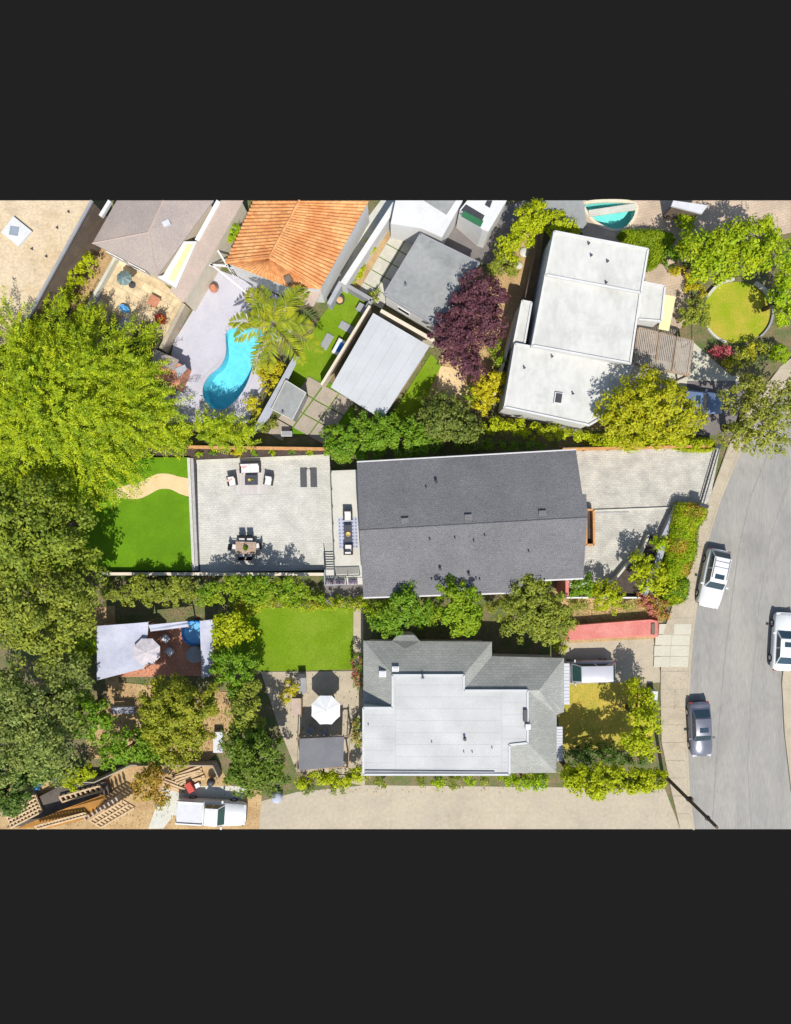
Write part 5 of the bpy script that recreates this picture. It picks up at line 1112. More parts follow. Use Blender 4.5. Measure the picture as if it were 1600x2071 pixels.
c = P(396, 1322, 0.5); t = thing('covered_grill', 'dark rounded covered grill under the wrinkled sail', 'grill', (c.x, c.y, 0.07)); MB().lathe(0, 0, [(0.5, 0), (0.55, 0.5), (0.72, 0.8), (0.6, 1.0), (0.25, 1.12)], 14).build('cover', M['graywall'], t, world=False, smooth=True)
c = P(258, 1322, 0.5); t = thing('green_cushion_bench', 'green cushioned bench beside the pinkish umbrella', 'bench', (c.x, c.y, 0.07), 0.4); MB().obox(0, 0, 0.1, 0.8, 0.9, 0.25).build('frame', M['wood'], t, world=False); MB().obox(0, 0, 0.35, 0.85, 0.95, 0.12).build('cushion', M['green_ceramic'], t, world=False); MB().obox(-0.42, 0, 0.1, 0.1, 0.95, 0.7).build('backrest', M['wood'], t, world=False)
for px, py, lab in ((336, 1292, 'white rattan chair nearest the red terrace corner'), (344, 1318, 'grey rattan chair nearest the pinkish umbrella')):
    c = P(px, py, 0.4); t = thing('rattan_chair', lab, 'chair', (c.x, c.y, 0.07), 0.8); MB().obox(0, 0, 0.3, 0.55, 0.55, 0.12).build('seat', M['corrug'], t, world=False); MB().obox(0, 0.28, 0.3, 0.55, 0.08, 0.5).build('backrest', M['bluegray'], t, world=False)
    for s in (1, -1):
        for u in (1, -1): MB().obox(s * 0.24, u * 0.24, 0, 0.05, 0.05, 0.3).build('leg', M['darkgray'], t, world=False)
c = P(250, 1436, 0.4); t = thing('white_bench', 'white slatted bench on the tan garden ground', 'bench', (c.x, c.y, 0.06))
for i in range(4): MB().obox(0, -0.22 + i * 0.14, 0.42, 1.7, 0.11, 0.04).build('slat', M['canvas'], t, world=False)
MB().obox(0, 0.32, 0.45, 1.7, 0.05, 0.45).build('backrest', M['canvas'], t, world=False)
for s in (1, -1): MB().obox(s * 0.75, 0, 0, 0.08, 0.5, 0.42).build('leg', M['canvas'], t, world=False)
c = P(442, 1500, 0.5); t = thing('white_crate', 'tall pale storage crate between the two garden trees', 'crate', (c.x, c.y, 0.06)); MB().obox(0, 0, 0, 0.7, 1.6, 0.6).build('body', M['canvas'], t, world=False); MB().obox(0, 0, 0.6, 0.76, 1.66, 0.06).build('lid', M['corrug'], t, world=False)
# upper-left terrace toys and seats
c = P(253, 625, 0.2); t = thing('oval_tub', 'oval light blue water tub on the flagstone terrace', 'tub', (c.x, c.y, 0.08), A(-35)); k = MB().lathe(0, 0, [(0.4, 0), (0.46, 0.28), (0.40, 0.28), (0.38, 0.12)], 20).build('shell', M['lightblue'], t, world=False); k.scale = (1.0, 0.62, 1)
c = P(325, 645, 0.4); t = thing('red_barrel', 'red rounded barrel on the shaded edge of flagstone terrace', 'barrel', (c.x, c.y, 0.08)); MB().lathe(0, 0, [(0.34, 0), (0.42, 0.3), (0.42, 0.5), (0.34, 0.78), (0.1, 0.82)], 16).build('shell', M['red'], t, world=False, smooth=True)
c = P(357, 663, 0.3); t = thing('red_pot', 'small red flower pot beside the pool deck wall', 'pot', (c.x, c.y, 0.08)); MB().lathe(0, 0, [(0.2, 0), (0.3, 0.36), (0.25, 0.36), (0.24, 0.28)], 14).build('shell', M['red'], t, world=False)
c = P(312, 610, 0.3); t = thing('brown_table', 'square rusty brown low table on the flagstone terrace', 'table', (c.x, c.y, 0.08), A(-28)); MB().obox(0, 0, 0.38, 0.85, 0.85, 0.05).build('tabletop', M['terracotta'], t, world=False)
for s in (1, -1):
    for u in (1, -1): MB().obox(s * 0.36, u * 0.36, 0, 0.06, 0.06, 0.38).build('leg', M['wood'], t, world=False)
c = P(193, 600, 0.4); t = thing('grey_kayak', 'grey upturned boat leaning by the pale yard wall', 'boat', (c.x, c.y, 0.1), A(62)); k = MB().lathe(0, 0, [(0.62, 0), (0.55, 0.2), (0.3, 0.34), (0.05, 0.36)], 16).build('hull', M['bluegray'], t, world=False, smooth=True); k.scale = (1, 0.42, 1)
c = P(432, 582, 0.5); t = thing('terracotta_urn', 'round terracotta urn on the pool deck corner', 'urn', (c.x, c.y, 0.08)); MB().lathe(0, 0, [(0.2, 0), (0.36, 0.25), (0.34, 0.5), (0.2, 0.62), (0.24, 0.68), (0.18, 0.68)], 16).build('shell', M['terracotta'], t, world=False, smooth=True)
c = P(508, 634, 0.4); t = thing('pool_chair', 'grey pool chair in the palm shade', 'chair', (c.x, c.y, 0.08), 0.6); MB().obox(0, 0, 0.35, 0.6, 0.6, 0.06).build('seat', M['graywall'], t, world=False); MB().obox(0, 0.3, 0.35, 0.6, 0.06, 0.5).build('backrest', M['graywall'], t, world=False)
for s in (1, -1):
    for u in (1, -1): MB().obox(s * 0.26, u * 0.26, 0, 0.05, 0.05, 0.35).build('leg', M['darkgray'], t, world=False)
r = thing('brick_hut', 'little brick hut with grey roof beside the pool deck', 'hut', P(355, 745))
MB().prism(PX([(318, 712), (376, 742), (358, 786), (300, 760)], 1.7), 0, 1.7).build('wall', M['terracotta'], r); MB().slab([P(314, 706, 1.9), P(362, 728, 1.9), P(352, 750, 2.1), P(304, 732, 2.1)], 0.08).build('roof', M['brownroof'], r); MB().slab([P(354, 745, 1.8), P(374, 737, 1.75), P(378, 746, 1.75), P(360, 766, 1.8)], 0.06).build('side_roof', M['bluegray'], r)
c = P(350, 808, 0.4); t = thing('pool_cover_roll', 'pale blue rolled pool cover at the deck edge', 'pool cover', (c.x, c.y, 0.08), A(62)); MB().tube((-0.9, 0, 0.2), (0.9, 0, 0.2), 0.18, n=12).build('roll', M['canvas'], t, world=False)
for s in (1, -1): MB().obox(s * 0.85, 0, 0, 0.08, 0.4, 0.3).build('stand', M['steel'], t, world=False)
# turf yard pieces
for px, py, rz, lab in ((702, 663, -30, 'grey stone pad near the dark yard corner'), (661, 691, 60, 'grey stone pad near the palm')):
    c = P(px, py, 0.1); t = thing('stone_pad', lab, 'paving', (c.x, c.y, 0.09), A(rz)); MB().obox(0, 0, 0, 1.3, 0.62, 0.09).build('slab', M['bluegray'], t, world=False); MB().obox(0, 0, 0.09, 1.22, 0.54, 0.015).build('top_face', M['graywall'], t, world=False)
c = P(689, 704, 0.4); t = thing('plunge_tub', 'white square plunge tub with deep blue water', 'hot tub', (c.x, c.y, 0.09), A(-28)); MB().obox(0, 0, 0, 0.95, 1.3, 0.45).build('shell', M['white'], t, world=False); MB().obox(0, 0, 0.45, 0.45, 0.8, 0.012).build('water', M['blue'], t, world=False)
for s in (1, -1): MB().obox(s * 0.42, 0, 0.45, 0.1, 1.3, 0.08).build('rim', M['plaster'], t, world=False)
c = P(687, 606, 0.4); t = thing('fire_bowl', 'round fire bowl with golden top on the turf', 'fire bowl', (c.x, c.y, 0.09)); MB().lathe(0, 0, [(0.25, 0), (0.42, 0.32), (0.36, 0.32), (0.2, 0.2)], 18).build('bowl', M['darkgray'], t, world=False); MB().lathe(0, 0, [(0.3, 0.24), (0.24, 0.34), (0.1, 0.38)], 12).build('fill', M['tan'], t, world=False)
c = P(734, 625, 0.4); t = thing('grey_bench', 'grey built-in bench at the turf yard corner', 'bench', (c.x, c.y, 0.09), A(-30)); MB().obox(0, 0, 0, 0.9, 0.6, 0.42).build('base', M['bluegray'], t, world=False); MB().obox(0, 0, 0.42, 0.95, 0.65, 0.06).build('seat', M['graywall'], t, world=False)
c = P(578, 876, 1.2); t = thing('air_conditioner', 'white air conditioner unit behind the cedar fence', 'air conditioner', (c.x, c.y, 0.02)); MB().obox(0, 0, 0, 0.85, 0.4, 0.85).build('case', M['plaster'], t, world=False); MB().obox(0, 0, 0.85, 0.78, 0.34, 0.02).build('grille', M['graywall'], t, world=False)
# construction yard pieces
c = P(386, 1590, 0.3); t = thing('red_toolbox', 'red tool cart beside the lumber in the construction yard', 'tool cart', (c.x, c.y, 0.06), 0.5); MB().obox(0, 0, 0.15, 0.5, 0.8, 0.5).build('body', M['red'], t, world=False); MB().obox(0.5, -0.2, 0.1, 0.4, 0.35, 0.2).build('tray', M['white'], t, world=False)
for s in (1, -1): MB().tube((0.28 * s - 0.03, 0.3, 0.12), (0.28 * s + 0.03, 0.3, 0.12), 0.12, n=10).build('wheel', M['black'], t, world=False)
def lumber_pile(label, px, py, rz, n, L):
    c = P(px, py, 0.2); t = thing('lumber_pile', label, 'lumber', (c.x, c.y, 0.06), rz, 'lumber in the construction yard'); r_ = random.Random(n + int(px))
    for i in range(n): MB().obox(r_.uniform(-0.1, 0.1), (i - n / 2) * 0.2, 0.0, L * r_.uniform(0.85, 1), 0.16, 0.12, r_.uniform(-0.05, 0.05)).build('plank', M['lumber'], t, world=False)
    for i in range(n - 2): MB().obox(r_.uniform(-0.1, 0.1), (i - n / 2 + 1) * 0.2, 0.12, L * r_.uniform(0.7, 0.95), 0.16, 0.1, r_.uniform(-0.1, 0.1)).build('plank', M['lumber'], t, world=False)
lumber_pile('pale lumber pile just below the board fence', 380, 1570, 0.35, 6, 2.6); lumber_pile('pale lumber pile close to the small orange tinged tree', 352, 1588, -0.3, 4, 2.0)
c = P(560, 1612, 0.4); t = thing('white_sack', 'white bulk sack at the lane end of the construction yard', 'sack', (c.x, c.y, 0.05), 0.3); MB().lathe(0, 0, [(0.42, 0), (0.5, 0.3), (0.46, 0.6), (0.3, 0.72)], 8).build('bag', M['canvas'], t, world=False, smooth=True)
c = P(70, 1592, 0.3); t = thing('blue_tarp', 'small crumpled blue tarp beside the board fence', 'tarp', (c.x, c.y, 0.04)); MB().lathe(0, 0, [(0.42, 0), (0.36, 0.18), (0.2, 0.3), (0.04, 0.33)], 7).build('cloth', M['lightblue'], t, world=False)
c = P(428, 1580, 0.5); t = thing('cement_mixer', 'dark grey cement mixer near the fence corner', 'mixer', (c.x, c.y, 0.06)); MB().lathe(0, 0, [(0.2, 0.35), (0.34, 0.55), (0.3, 0.85), (0.18, 1.0)], 14).build('drum', M['darkgray'], t, world=False, smooth=True)
for a_ in (0, 2.1, 4.2): MB().tube((0.35 * math.cos(a_), 0.35 * math.sin(a_), 0), (0.1 * math.cos(a_), 0.1 * math.sin(a_), 0.5), 0.03).build('leg', M['steel'], t, world=False)
# stepping stones in the tan yard
for px, py, r_, lab in ((1061, 510, 0.42, 'larger pale round stone in the tan yard'), (1050, 537, 0.3, 'smaller pale round stone in the tan yard')):
    c = P(px, py, 0.1); t = thing('round_stone', lab, 'stone', (c.x, c.y, 0.09)); MB().lathe(0, 0, [(r_, 0), (r_ * 1.02, 0.05), (r_ * 0.8, 0.12), (r_ * 0.3, 0.15)], 11).build('rock', M['pale'], t, world=False, smooth=True)
c = P(992, 690, 0.2); t = thing('round_stone', 'pale round stone under the purple tree edge', 'stone', (c.x, c.y, 0.09)); MB().lathe(0, 0, [(0.4, 0), (0.42, 0.08), (0.3, 0.18), (0.1, 0.2)], 10).build('rock', M['slab'], t, world=False, smooth=True)
wall_run('side_fence', 'slim tan fence between tan yard and white roof house', [(1045, 640), (1000, 800)], 0.22, 0, 1.7, 'stucco')
wall_run('dark_fence', 'dark fence at the upper side of the tan yard', [(1092, 470), (1062, 605), (1046, 640)], 0.12, 0, 1.8, 'brownwall')
# flower troughs on the landing
for i, (px, lab) in enumerate(((668, 'purple flower trough nearest the stair'), (688, 'purple flower trough in the middle of the landing ledge'), (714, 'pink flower trough nearest the house'))):
    c = P(px, 1177, zd + 0.2); t = thing('flower_trough', lab, 'planter', (c.x, c.y, zd), group='flower troughs on the landing')
    MB().obox(0, 0, 0, 0.7, 0.24, 0.22).build('trough', M['bluegray'], t, world=False); rng = np.random.default_rng(i); n = 160
    Cc = rng.uniform(-1, 1, (n, 3)) * np.array([0.36, 0.16, 0.1]) + np.array([0, 0, 0.3]); leaf_mesh('flowers', Cc, unit(rng, n) + np.array([0, 0, 1]), unit(rng, n), rng.uniform(0.08, 0.14, n), 0.07, M['lf_pinkp'], t, world=False)
# ================================================================== TREES AND PLANTS
tree('feathery_tree', 'huge yellow green feathery tree overhanging the lawn path', 'tree', [(110, 810, 5.2, 125, 2.6), (30, 760, 4.8, 100, 2.2), (210, 760, 3.8, 95, 1.8), (260, 838, 3.6, 74, 1.6), (165, 900, 4.4, 88, 2.0), (60, 920, 5, 100, 2.2), (110, 700, 3.2, 70, 1.3), (20, 690, 3.2, 60, 1.3), (240, 905, 3.2, 46, 1.2), (298, 872, 3.0, 42, 1.2)], 'lf_feather', leaf=0.34, cover=2.6, clump=1.1, style='feather')
tree('broadleaf_tree', 'dark olive tree beside the lawn with deep shadow', 'tree', [(80, 1060, 7.0, 95), (20, 1040, 7, 80), (125, 1100, 6, 52), (40, 1140, 6.5, 80), (140, 1050, 6, 50), (170, 1150, 5.0, 40)], 'lf_olive', leaf=0.32, cover=2.5, clump=0.8)
bpy.data.objects['broadleaf_tree'].children[0].data.materials[0] = leafmat('leaf_bay', (0.095, 0.14, 0.014), (0.20, 0.235, 0.02))
tree('broadleaf_tree', 'grey olive tree between lawn wall and pale shade sail', 'tree', [(90, 1225, 6.5, 85), (30, 1230, 6.5, 75), (155, 1190, 5.5, 52), (70, 1290, 5.8, 60), (140, 1250, 5, 55)], 'lf_olive', leaf=0.32, cover=2.5, clump=0.8)
tree('yellow_shrub', 'bright yellow green shrub at the foot of grey olive tree', 'shrub', [(185, 1300, 1.6, 32), (165, 1320, 1.4, 26)], 'lf_bright', leaf=0.26, clump=0.4)
tree('broadleaf_tree', 'pale grey green tree in the lower left corner', 'tree', [(60, 1430, 6.0, 82), (105, 1500, 5.8, 75), (20, 1500, 6, 75), (15, 1400, 6, 55), (130, 1360, 4.2, 52)], 'lf_gray', leaf=0.3, cover=2.5, clump=0.8)
tree('broadleaf_tree', 'glossy deep green tree between pale tree and tan path', 'tree', [(165, 1440, 3.6, 48), (190, 1470, 3.2, 36), (150, 1410, 3.2, 32)], 'lf_green', leaf=0.34, cover=3.0, clump=0.5)
tree('broadleaf_tree', 'dark green undergrowth tree at the lower left picture edge', 'tree', [(20, 1580, 3.0, 55), (15, 1620, 2.5, 32), (80, 1555, 2.5, 38)], 'lf_dark', leaf=0.34, cover=3.4, clump=0.5)
tree('yellow_shrub', 'yellow green shrub hanging over the board fence', 'shrub', [(150, 1575, 1.8, 20), (180, 1562, 1.7, 16), (135, 1580, 1.4, 12)], 'lf_yellow', leaf=0.22, clump=0.3)
tree('garden_tree', 'tall yellowish olive tree in the tan garden', 'tree', [(360, 1440, 4.8, 70), (330, 1420, 4.2, 45), (395, 1430, 4.4, 48), (365, 1490, 4.4, 55), (330, 1470, 4, 40)], 'lf_orange', leaf=0.26, cover=3.6, clump=0.45)
bpy.data.objects['garden_tree'].children[0].data.materials[0] = leafmat('leaf_yellow_olive', (0.15, 0.18, 0.012), (0.24, 0.235, 0.016))
tree('round_tree', 'rounded bright green tree between shade sail and lawn', 'tree', [(473, 1352, 3.3, 46), (455, 1340, 3, 30), (490, 1340, 3, 30)], 'lf_green', leaf=0.26, cover=3.6, clump=0.4)
tree('round_tree', 'loose yellow green tree above the rounded green tree', 'tree', [(470, 1272, 3.2, 34), (450, 1290, 2.8, 24), (492, 1282, 2.8, 24), (455, 1250, 2.6, 24)], 'lf_yellow', leaf=0.3, cover=2.4, clump=0.45)
tree('garden_tree', 'dense dark green tree left of the grey shelter', 'tree', [(520, 1530, 4.6, 58), (490, 1500, 4.2, 42), (545, 1560, 4, 38), (500, 1560, 4, 45)], 'lf_dark', leaf=0.28, cover=3.6, clump=0.5)
bpy.data.objects['garden_tree.001'].children[0].data.materials[0] = leafmat('leaf_forest', (0.065, 0.115, 0.010), (0.12, 0.165, 0.014))
tree('garden_tree', 'slim olive green tree shading the terrace path', 'tree', [(492, 1440, 4.0, 34), (500, 1400, 3.6, 28), (510, 1470, 3.6, 26)], 'lf_olive', leaf=0.26, cover=3.0, clump=0.4)
tree('shrub', 'deep green spreading shrub above the board fence', 'shrub', [(265, 1510, 2.2, 40), (230, 1525, 2, 34), (300, 1520, 1.8, 32)], 'lf_green', leaf=0.26, clump=0.4)
tree('small_tree', 'small orange tinged tree in the construction yard', 'tree', [(300, 1590, 2.8, 34), (325, 1610, 2.5, 22), (310, 1570, 2.4, 24)], 'lf_orange', leaf=0.24, cover=2.4, clump=0.35)
# hedge between patio wall and lower garden
tree('tall_hedge', 'tall leafy hedge below the patio wall', 'hedge', [(500, 1190, 2.9, 30, 1.3, 22), (470, 1178, 3.1, 24, 1.2, 14), (440, 1196, 2.6, 30, 1.2, 22), (530, 1176, 3.1, 26, 1.3, 14), (560, 1192, 2.8, 30, 1.3, 20), (588, 1178, 2.9, 22, 1.2, 13), (606, 1194, 2.4, 20, 1.1, 18), (418, 1206, 2.2, 24, 1.1, 18), (500, 1208, 2.2, 40, 1.0, 14), (560, 1208, 2.0, 36, 1.0, 12), (505, 1170, 3.2, 16, 1.0, 8)], 'lf_tallh', leaf=0.24, cover=3.6, clump=0.34)
tree('tall_hedge', 'mixed green shrubs below the lawn wall', 'hedge', [(300, 1190, 2.0, 44, 1.0, 22), (350, 1188, 2.1, 40, 1.1, 24), (260, 1205, 1.6, 30, 0.8, 18), (385, 1200, 1.8, 28, 0.9, 20), (330, 1212, 1.4, 40, 0.8, 14), (230, 1195, 1.2, 24, 0.7, 16), (285, 1170, 1.6, 20, 0.8, 8)], 'lf_green', leaf=0.24, cover=3.6, clump=0.36)
bpy.data.objects['tall_hedge.001'].children[0].data.materials[0] = M['lf_olive']
tree('flower_border', 'orange speckled flower border along the top of lower lawn', 'flower border', [(560, 1220, 1.0, 40, 0.7, 12), (620, 1224, 0.9, 36, 0.7, 12), (680, 1222, 0.9, 40, 0.7, 12), (500, 1225, 1.0, 40, 0.7, 16), (725, 1222, 1.0, 22, 0.7, 14)], 'lf_bright', leaf=0.2, cover=2.6, clump=0.25, m2='lf_orange', trunk=False, part='foliage')
tree('flower_shrub', 'pink and red flowering shrub against the grey house', 'shrub', [(723, 1342, 1.2, 13, 0.8, 28), (726, 1375, 1.1, 11, 0.7, 18)], 'lf_green', leaf=0.18, cover=2.6, clump=0.22, m2='lf_red', trunk=False, part='foliage')
tree('flower_shrub', 'small orange flowering shrub low on the grey house wall', 'shrub', [(722, 1490, 1.0, 12, 0.6, 20), (722, 1460, 0.9, 9, 0.5, 12)], 'lf_green', leaf=0.18, cover=2.6, clump=0.22, m2='lf_orange', trunk=False, part='foliage')
tree('potted_shrub', 'golden green shrub beside the sun lounger', 'shrub', [(592, 1390, 0.9, 16, 0.6), (578, 1412, 0.8, 11, 0.5)], 'lf_gold', leaf=0.18, cover=2.4, clump=0.22, trunk=False, part='foliage')
# between the two houses
tree('side_tree', 'green tree with dark gaps below the house roof corner', 'tree', [(818, 1232, 5.0, 38), (775, 1245, 3.6, 30), (850, 1238, 4.4, 28), (795, 1265, 3.0, 26), (825, 1208, 5.6, 24, 0.9)], 'lf_green', leaf=0.26, cover=3.0, clump=0.4)
tree('side_tree', 'dense rounded lime green tree between the two houses', 'tree', [(930, 1238, 5.0, 44), (922, 1206, 5.8, 34, 1.0), (945, 1255, 4, 30)], 'lf_bright', leaf=0.26, cover=4.0, clump=0.4)
bpy.data.objects['side_tree.001'].children[0].data.materials[0] = leafmat('leaf_lime', (0.11, 0.20, 0.005), (0.19, 0.25, 0.008))
tree('side_tree', 'broad olive green tree above the red wall end', 'tree', [(1085, 1228, 4.8, 56), (1050, 1250, 4.2, 42), (1115, 1255, 4.0, 44), (1072, 1190, 5.0, 34), (1130, 1230, 3.8, 32)], 'lf_olive', leaf=0.26, cover=3.4, clump=0.45)
tree('box_shrub', 'small square clipped lime shrub at the end of red wall', 'shrub', [(1135, 1307, 0.7, 13, 0.6)], 'lf_yellow', leaf=0.16, cover=3, clump=0.2)
# front garden
tree('front_shrub', 'leafy green shrub at the house corner by the driveway', 'shrub', [(1174, 1180, 2.2, 24), (1158, 1192, 1.8, 16)], 'lf_green', leaf=0.26, cover=2.8, clump=0.35)
tree('front_shrub', 'round lime shrub on the thin white garden wall', 'shrub', [(1226, 1206, 1.9, 34)], 'lf_bright', leaf=0.2, cover=3.4, clump=0.3)
bpy.data.objects['front_shrub.001'].children[0].data.materials[0] = M['lf_yellow']
tree('front_tree', 'sparse yellow green tree over the raised planting bed', 'tree', [(1318, 1165, 2.8, 32), (1290, 1155, 2.4, 22), (1305, 1140, 2.6, 20), (1340, 1180, 2.4, 24), (1285, 1130, 2.4, 14)], 'lf_yellow', leaf=0.28, cover=2.2, clump=0.35)
tree('front_shrub', 'small round shrub at the corner of the blue grey wall', 'shrub', [(1337, 1098, 1.5, 16), (1325, 1095, 1.3, 9)], 'lf_bright', leaf=0.22, cover=2.6, clump=0.25)
hedge('clipped_hedge', 'broad clipped hedge with orange tints beside the sidewalk', [(1374, 1024), (1400, 1020), (1428, 1022), (1431, 1045), (1414, 1070), (1412, 1110), (1400, 1150), (1392, 1165), (1355, 1172), (1340, 1160), (1352, 1130), (1358, 1090)], 1.5, 'lf_bright', leaf=0.18, cover=4.5, m2='lf_orange')
hedge('clipped_hedge', 'lower clipped hedge end behind the white suv', [(1368, 1172), (1392, 1172), (1396, 1190), (1384, 1218), (1350, 1222), (1345, 1205)], 1.2, 'lf_green', leaf=0.18, cover=4.5, m2='lf_yellow')
tree('groundcover_shrub', 'rusty green groundcover shrub at the sidewalk corner', 'shrub', [(1325, 1222, 0.8, 30, 0.6, 20), (1300, 1212, 0.8, 22, 0.6, 14), (1340, 1240, 0.6, 18, 0.5, 12)], 'lf_orange', leaf=0.2, cover=2.0, clump=0.28, m2='lf_red', trunk=False, part='foliage')
tree('groundcover_shrub', 'low grey green shrub below the thin white wall', 'shrub', [(1170, 1222, 0.7, 24, 0.5, 12), (1265, 1222, 0.6, 20, 0.4, 8)], 'lf_olive', leaf=0.2, cover=1.8, clump=0.28, trunk=False, part='foliage')
# lower right garden
tree('street_tree', 'yellow green street tree between dry lawn and sidewalk', 'tree', [(1305, 1460, 4.2, 30), (1300, 1420, 3.4, 26), (1285, 1495, 4.0, 28), (1310, 1510, 3.8, 24), (1290, 1390, 2.6, 22), (1315, 1435, 3, 20)], 'lf_yellow', leaf=0.28, cover=2.8, clump=0.45)
tree('hedge_trees', 'tall bright hedge along the lane below the dry lawn', 'hedge', [(1160, 1575, 4.4, 26), (1190, 1580, 4.6, 26), (1222, 1576, 4.9, 28), (1255, 1580, 4.7, 26), (1288, 1578, 4.8, 26), (1318, 1578, 4.0, 24), (1205, 1596, 3.0, 20), (1240, 1572, 4.4, 22), (1175, 1574, 4.2, 20), (1300, 1574, 4.4, 20), (1150, 1572, 3.4, 18), (1332, 1572, 3.6, 14)], 'lf_yellow', leaf=0.26, cover=5.0, clump=0.4, low=-0.95)
for i, (px, py, r_, m_, lab) in enumerate(((850, 1577, 11, 'lf_olive', 'first small shrub along the light grey house wall'), (886, 1580, 15, 'lf_bright', 'second small shrub along the light grey house wall'), (918, 1582, 15, 'lf_olive', 'third small shrub along the light grey house wall'), (950, 1579, 12, 'lf_bright', 'fourth small shrub along the light grey house wall'), (980, 1578, 11, 'lf_olive', 'fifth small shrub along the light grey house wall'), (770, 1580, 13, 'lf_olive', 'lone small shrub at the corner of the light grey house'))):
    tree('wall_shrub', lab, 'shrub', [(px, py, 0.9, r_, 0.6)], m_, leaf=0.2, cover=2.8, clump=0.25, group='shrubs along the lane wall', trunk=False, part='foliage')
tree('wall_hedge', 'leafy hedge at the lane corner of the grey house', 'hedge', [(1060, 1580, 1.6, 30, 1.0, 16), (1025, 1578, 1.2, 22, 0.8, 12), (1090, 1576, 1.6, 24, 1.0, 16)], 'lf_bright', leaf=0.24, cover=3, clump=0.35)
tree('wall_hedge', 'lime hedge below the grey garden shelter', 'hedge', [(650, 1572, 1.6, 30, 1.0, 16), (690, 1574, 1.5, 30, 1.0, 16), (725, 1565, 1.4, 20, 0.9, 18), (615, 1582, 1.2, 18, 0.8, 12)], 'lf_yellow', leaf=0.22, cover=3.4, clump=0.32)
tree('sage_shrub', 'dusty grey sage shrub under the lime hedge', 'shrub', [(683, 1594, 0.8, 18, 0.5, 12), (625, 1598, 0.7, 14, 0.4, 9)], 'lf_gray', leaf=0.18, cover=2.4, clump=0.25, trunk=False, part='foliage')
# upper side: behind the house
tree('boundary_shrubs', 'large green shrub mass above the house roof corner', 'shrub', [(720, 885, 3.2, 42), (770, 880, 3.2, 44), (690, 905, 2.6, 30), (815, 885, 3.0, 42), (680, 880, 2.4, 28), (850, 890, 2.8, 34)], 'lf_green', leaf=0.24, cover=3.8, clump=0.4)
tree('boundary_shrubs', 'olive green shrub behind the middle of the house', 'shrub', [(895, 850, 3.0, 46), (930, 870, 2.8, 40), (870, 870, 2.8, 36), (955, 885, 2.2, 26), (885, 822, 2.2, 30), (925, 832, 2.0, 26)], 'lf_olive', leaf=0.26, cover=3.2, clump=0.45)
bpy.data.objects['boundary_shrubs.001'].children[0].data.materials[0] = leafmat('leaf_moss', (0.085, 0.125, 0.018), (0.15, 0.17, 0.03))
tree('golden_shrub', 'golden yellow shrub beside the white roof house corner', 'shrub', [(985, 778, 2.2, 30), (978, 812, 1.8, 24), (1005, 765, 1.9, 20)], 'lf_gold', leaf=0.24, cover=3.2, clump=0.35)
tree('lime_hedge', 'lime hedge under the lower edge of white roof house', 'hedge', [(1000, 860, 1.6, 24, 0.9, 18), (1040, 864, 1.7, 24, 0.9, 16), (1075, 872, 1.6, 24, 0.9, 15), (1110, 874, 1.7, 22, 0.9, 14), (1142, 880, 1.6, 20, 0.9, 12), (1175, 884, 1.6, 22, 0.9, 10), (978, 872, 1.5, 16, 0.9, 12)], 'lf_yellow', leaf=0.24, cover=3.0, clump=0.32)
tree('big_tree', 'big yellow green tree shading the white roof corner', 'tree', [(1300, 822, 6.0, 60), (1255, 832, 5.6, 44), (1350, 830, 5.6, 50), (1310, 788, 5.6, 40), (1285, 865, 5.0, 42), (1345, 865, 4.8, 40), (1390, 845, 4.4, 34), (1228, 852, 4.4, 30)], 'lf_yellow', leaf=0.28, cover=3.0, clump=0.5)
bpy.data.objects['big_tree'].children[0].data.materials[0] = leafmat('leaf_straw_green', (0.235, 0.255, 0.005), (0.31, 0.29, 0.01))
hedge('drive_hedge', 'speckled hedge spilling over the driveway fence', [(1200, 880), (1260, 882), (1340, 884), (1400, 886), (1445, 890), (1448, 908), (1400, 908), (1350, 898), (1290, 905), (1250, 903), (1205, 898)], 1.9, 'lf_yellow', leaf=0.2, cover=2.4, bumps=0.9)
tree('street_tree', 'thin olive tree reaching over the upper road', 'tree', [(1530, 850, 5.5, 52), (1500, 800, 5, 38), (1570, 830, 5.2, 45), (1490, 880, 4.6, 36), (1560, 890, 5, 36), (1525, 780, 4.6, 30), (1600, 800, 5, 40)], 'lf_olive', leaf=0.26, cover=1.7, clump=0.4)
bpy.data.objects['street_tree.001'].children[0].data.materials[0] = leafmat('leaf_pale_olive', (0.15, 0.17, 0.02), (0.23, 0.235, 0.03))
tree('big_tree', 'bright lime tree above the round lawn', 'tree', [(1430, 515, 4.5, 48), (1475, 500, 4.6, 48), (1525, 490, 4.6, 46), (1450, 532, 4.2, 38), (1510, 520, 4.4, 40), (1555, 510, 4.2, 36), (1400, 500, 3.6, 30), (1550, 470, 4, 26)], 'lf_yellow', leaf=0.3, cover=3.0, clump=0.55)
bpy.data.objects['big_tree.001'].children[0].data.materials[0] = leafmat('leaf_spring', (0.17, 0.255, 0.005), (0.28, 0.32, 0.008))
tree('edge_tree', 'green tree beside the round lawn at the picture edge', 'tree', [(1592, 600, 3.6, 32), (1600, 560, 3.8, 30), (1595, 640, 3.2, 28), (1598, 510, 3.8, 22)], 'lf_bright', leaf=0.28, cover=3.2, clump=0.45)
tree('edge_shrub', 'soft green shrub between round lawn and white patio', 'shrub', [(1405, 625, 1.6, 26), (1395, 650, 1.2, 18), (1420, 645, 1.2, 16)], 'lf_olive', leaf=0.2, cover=2.8, clump=0.3)
tree('red_shrub', 'dark red flowering shrub below the round lawn', 'shrub', [(1460, 712, 0.9, 22, 0.6, 14)], 'lf_red', leaf=0.2, cover=3, clump=0.25, trunk=False, part='foliage')
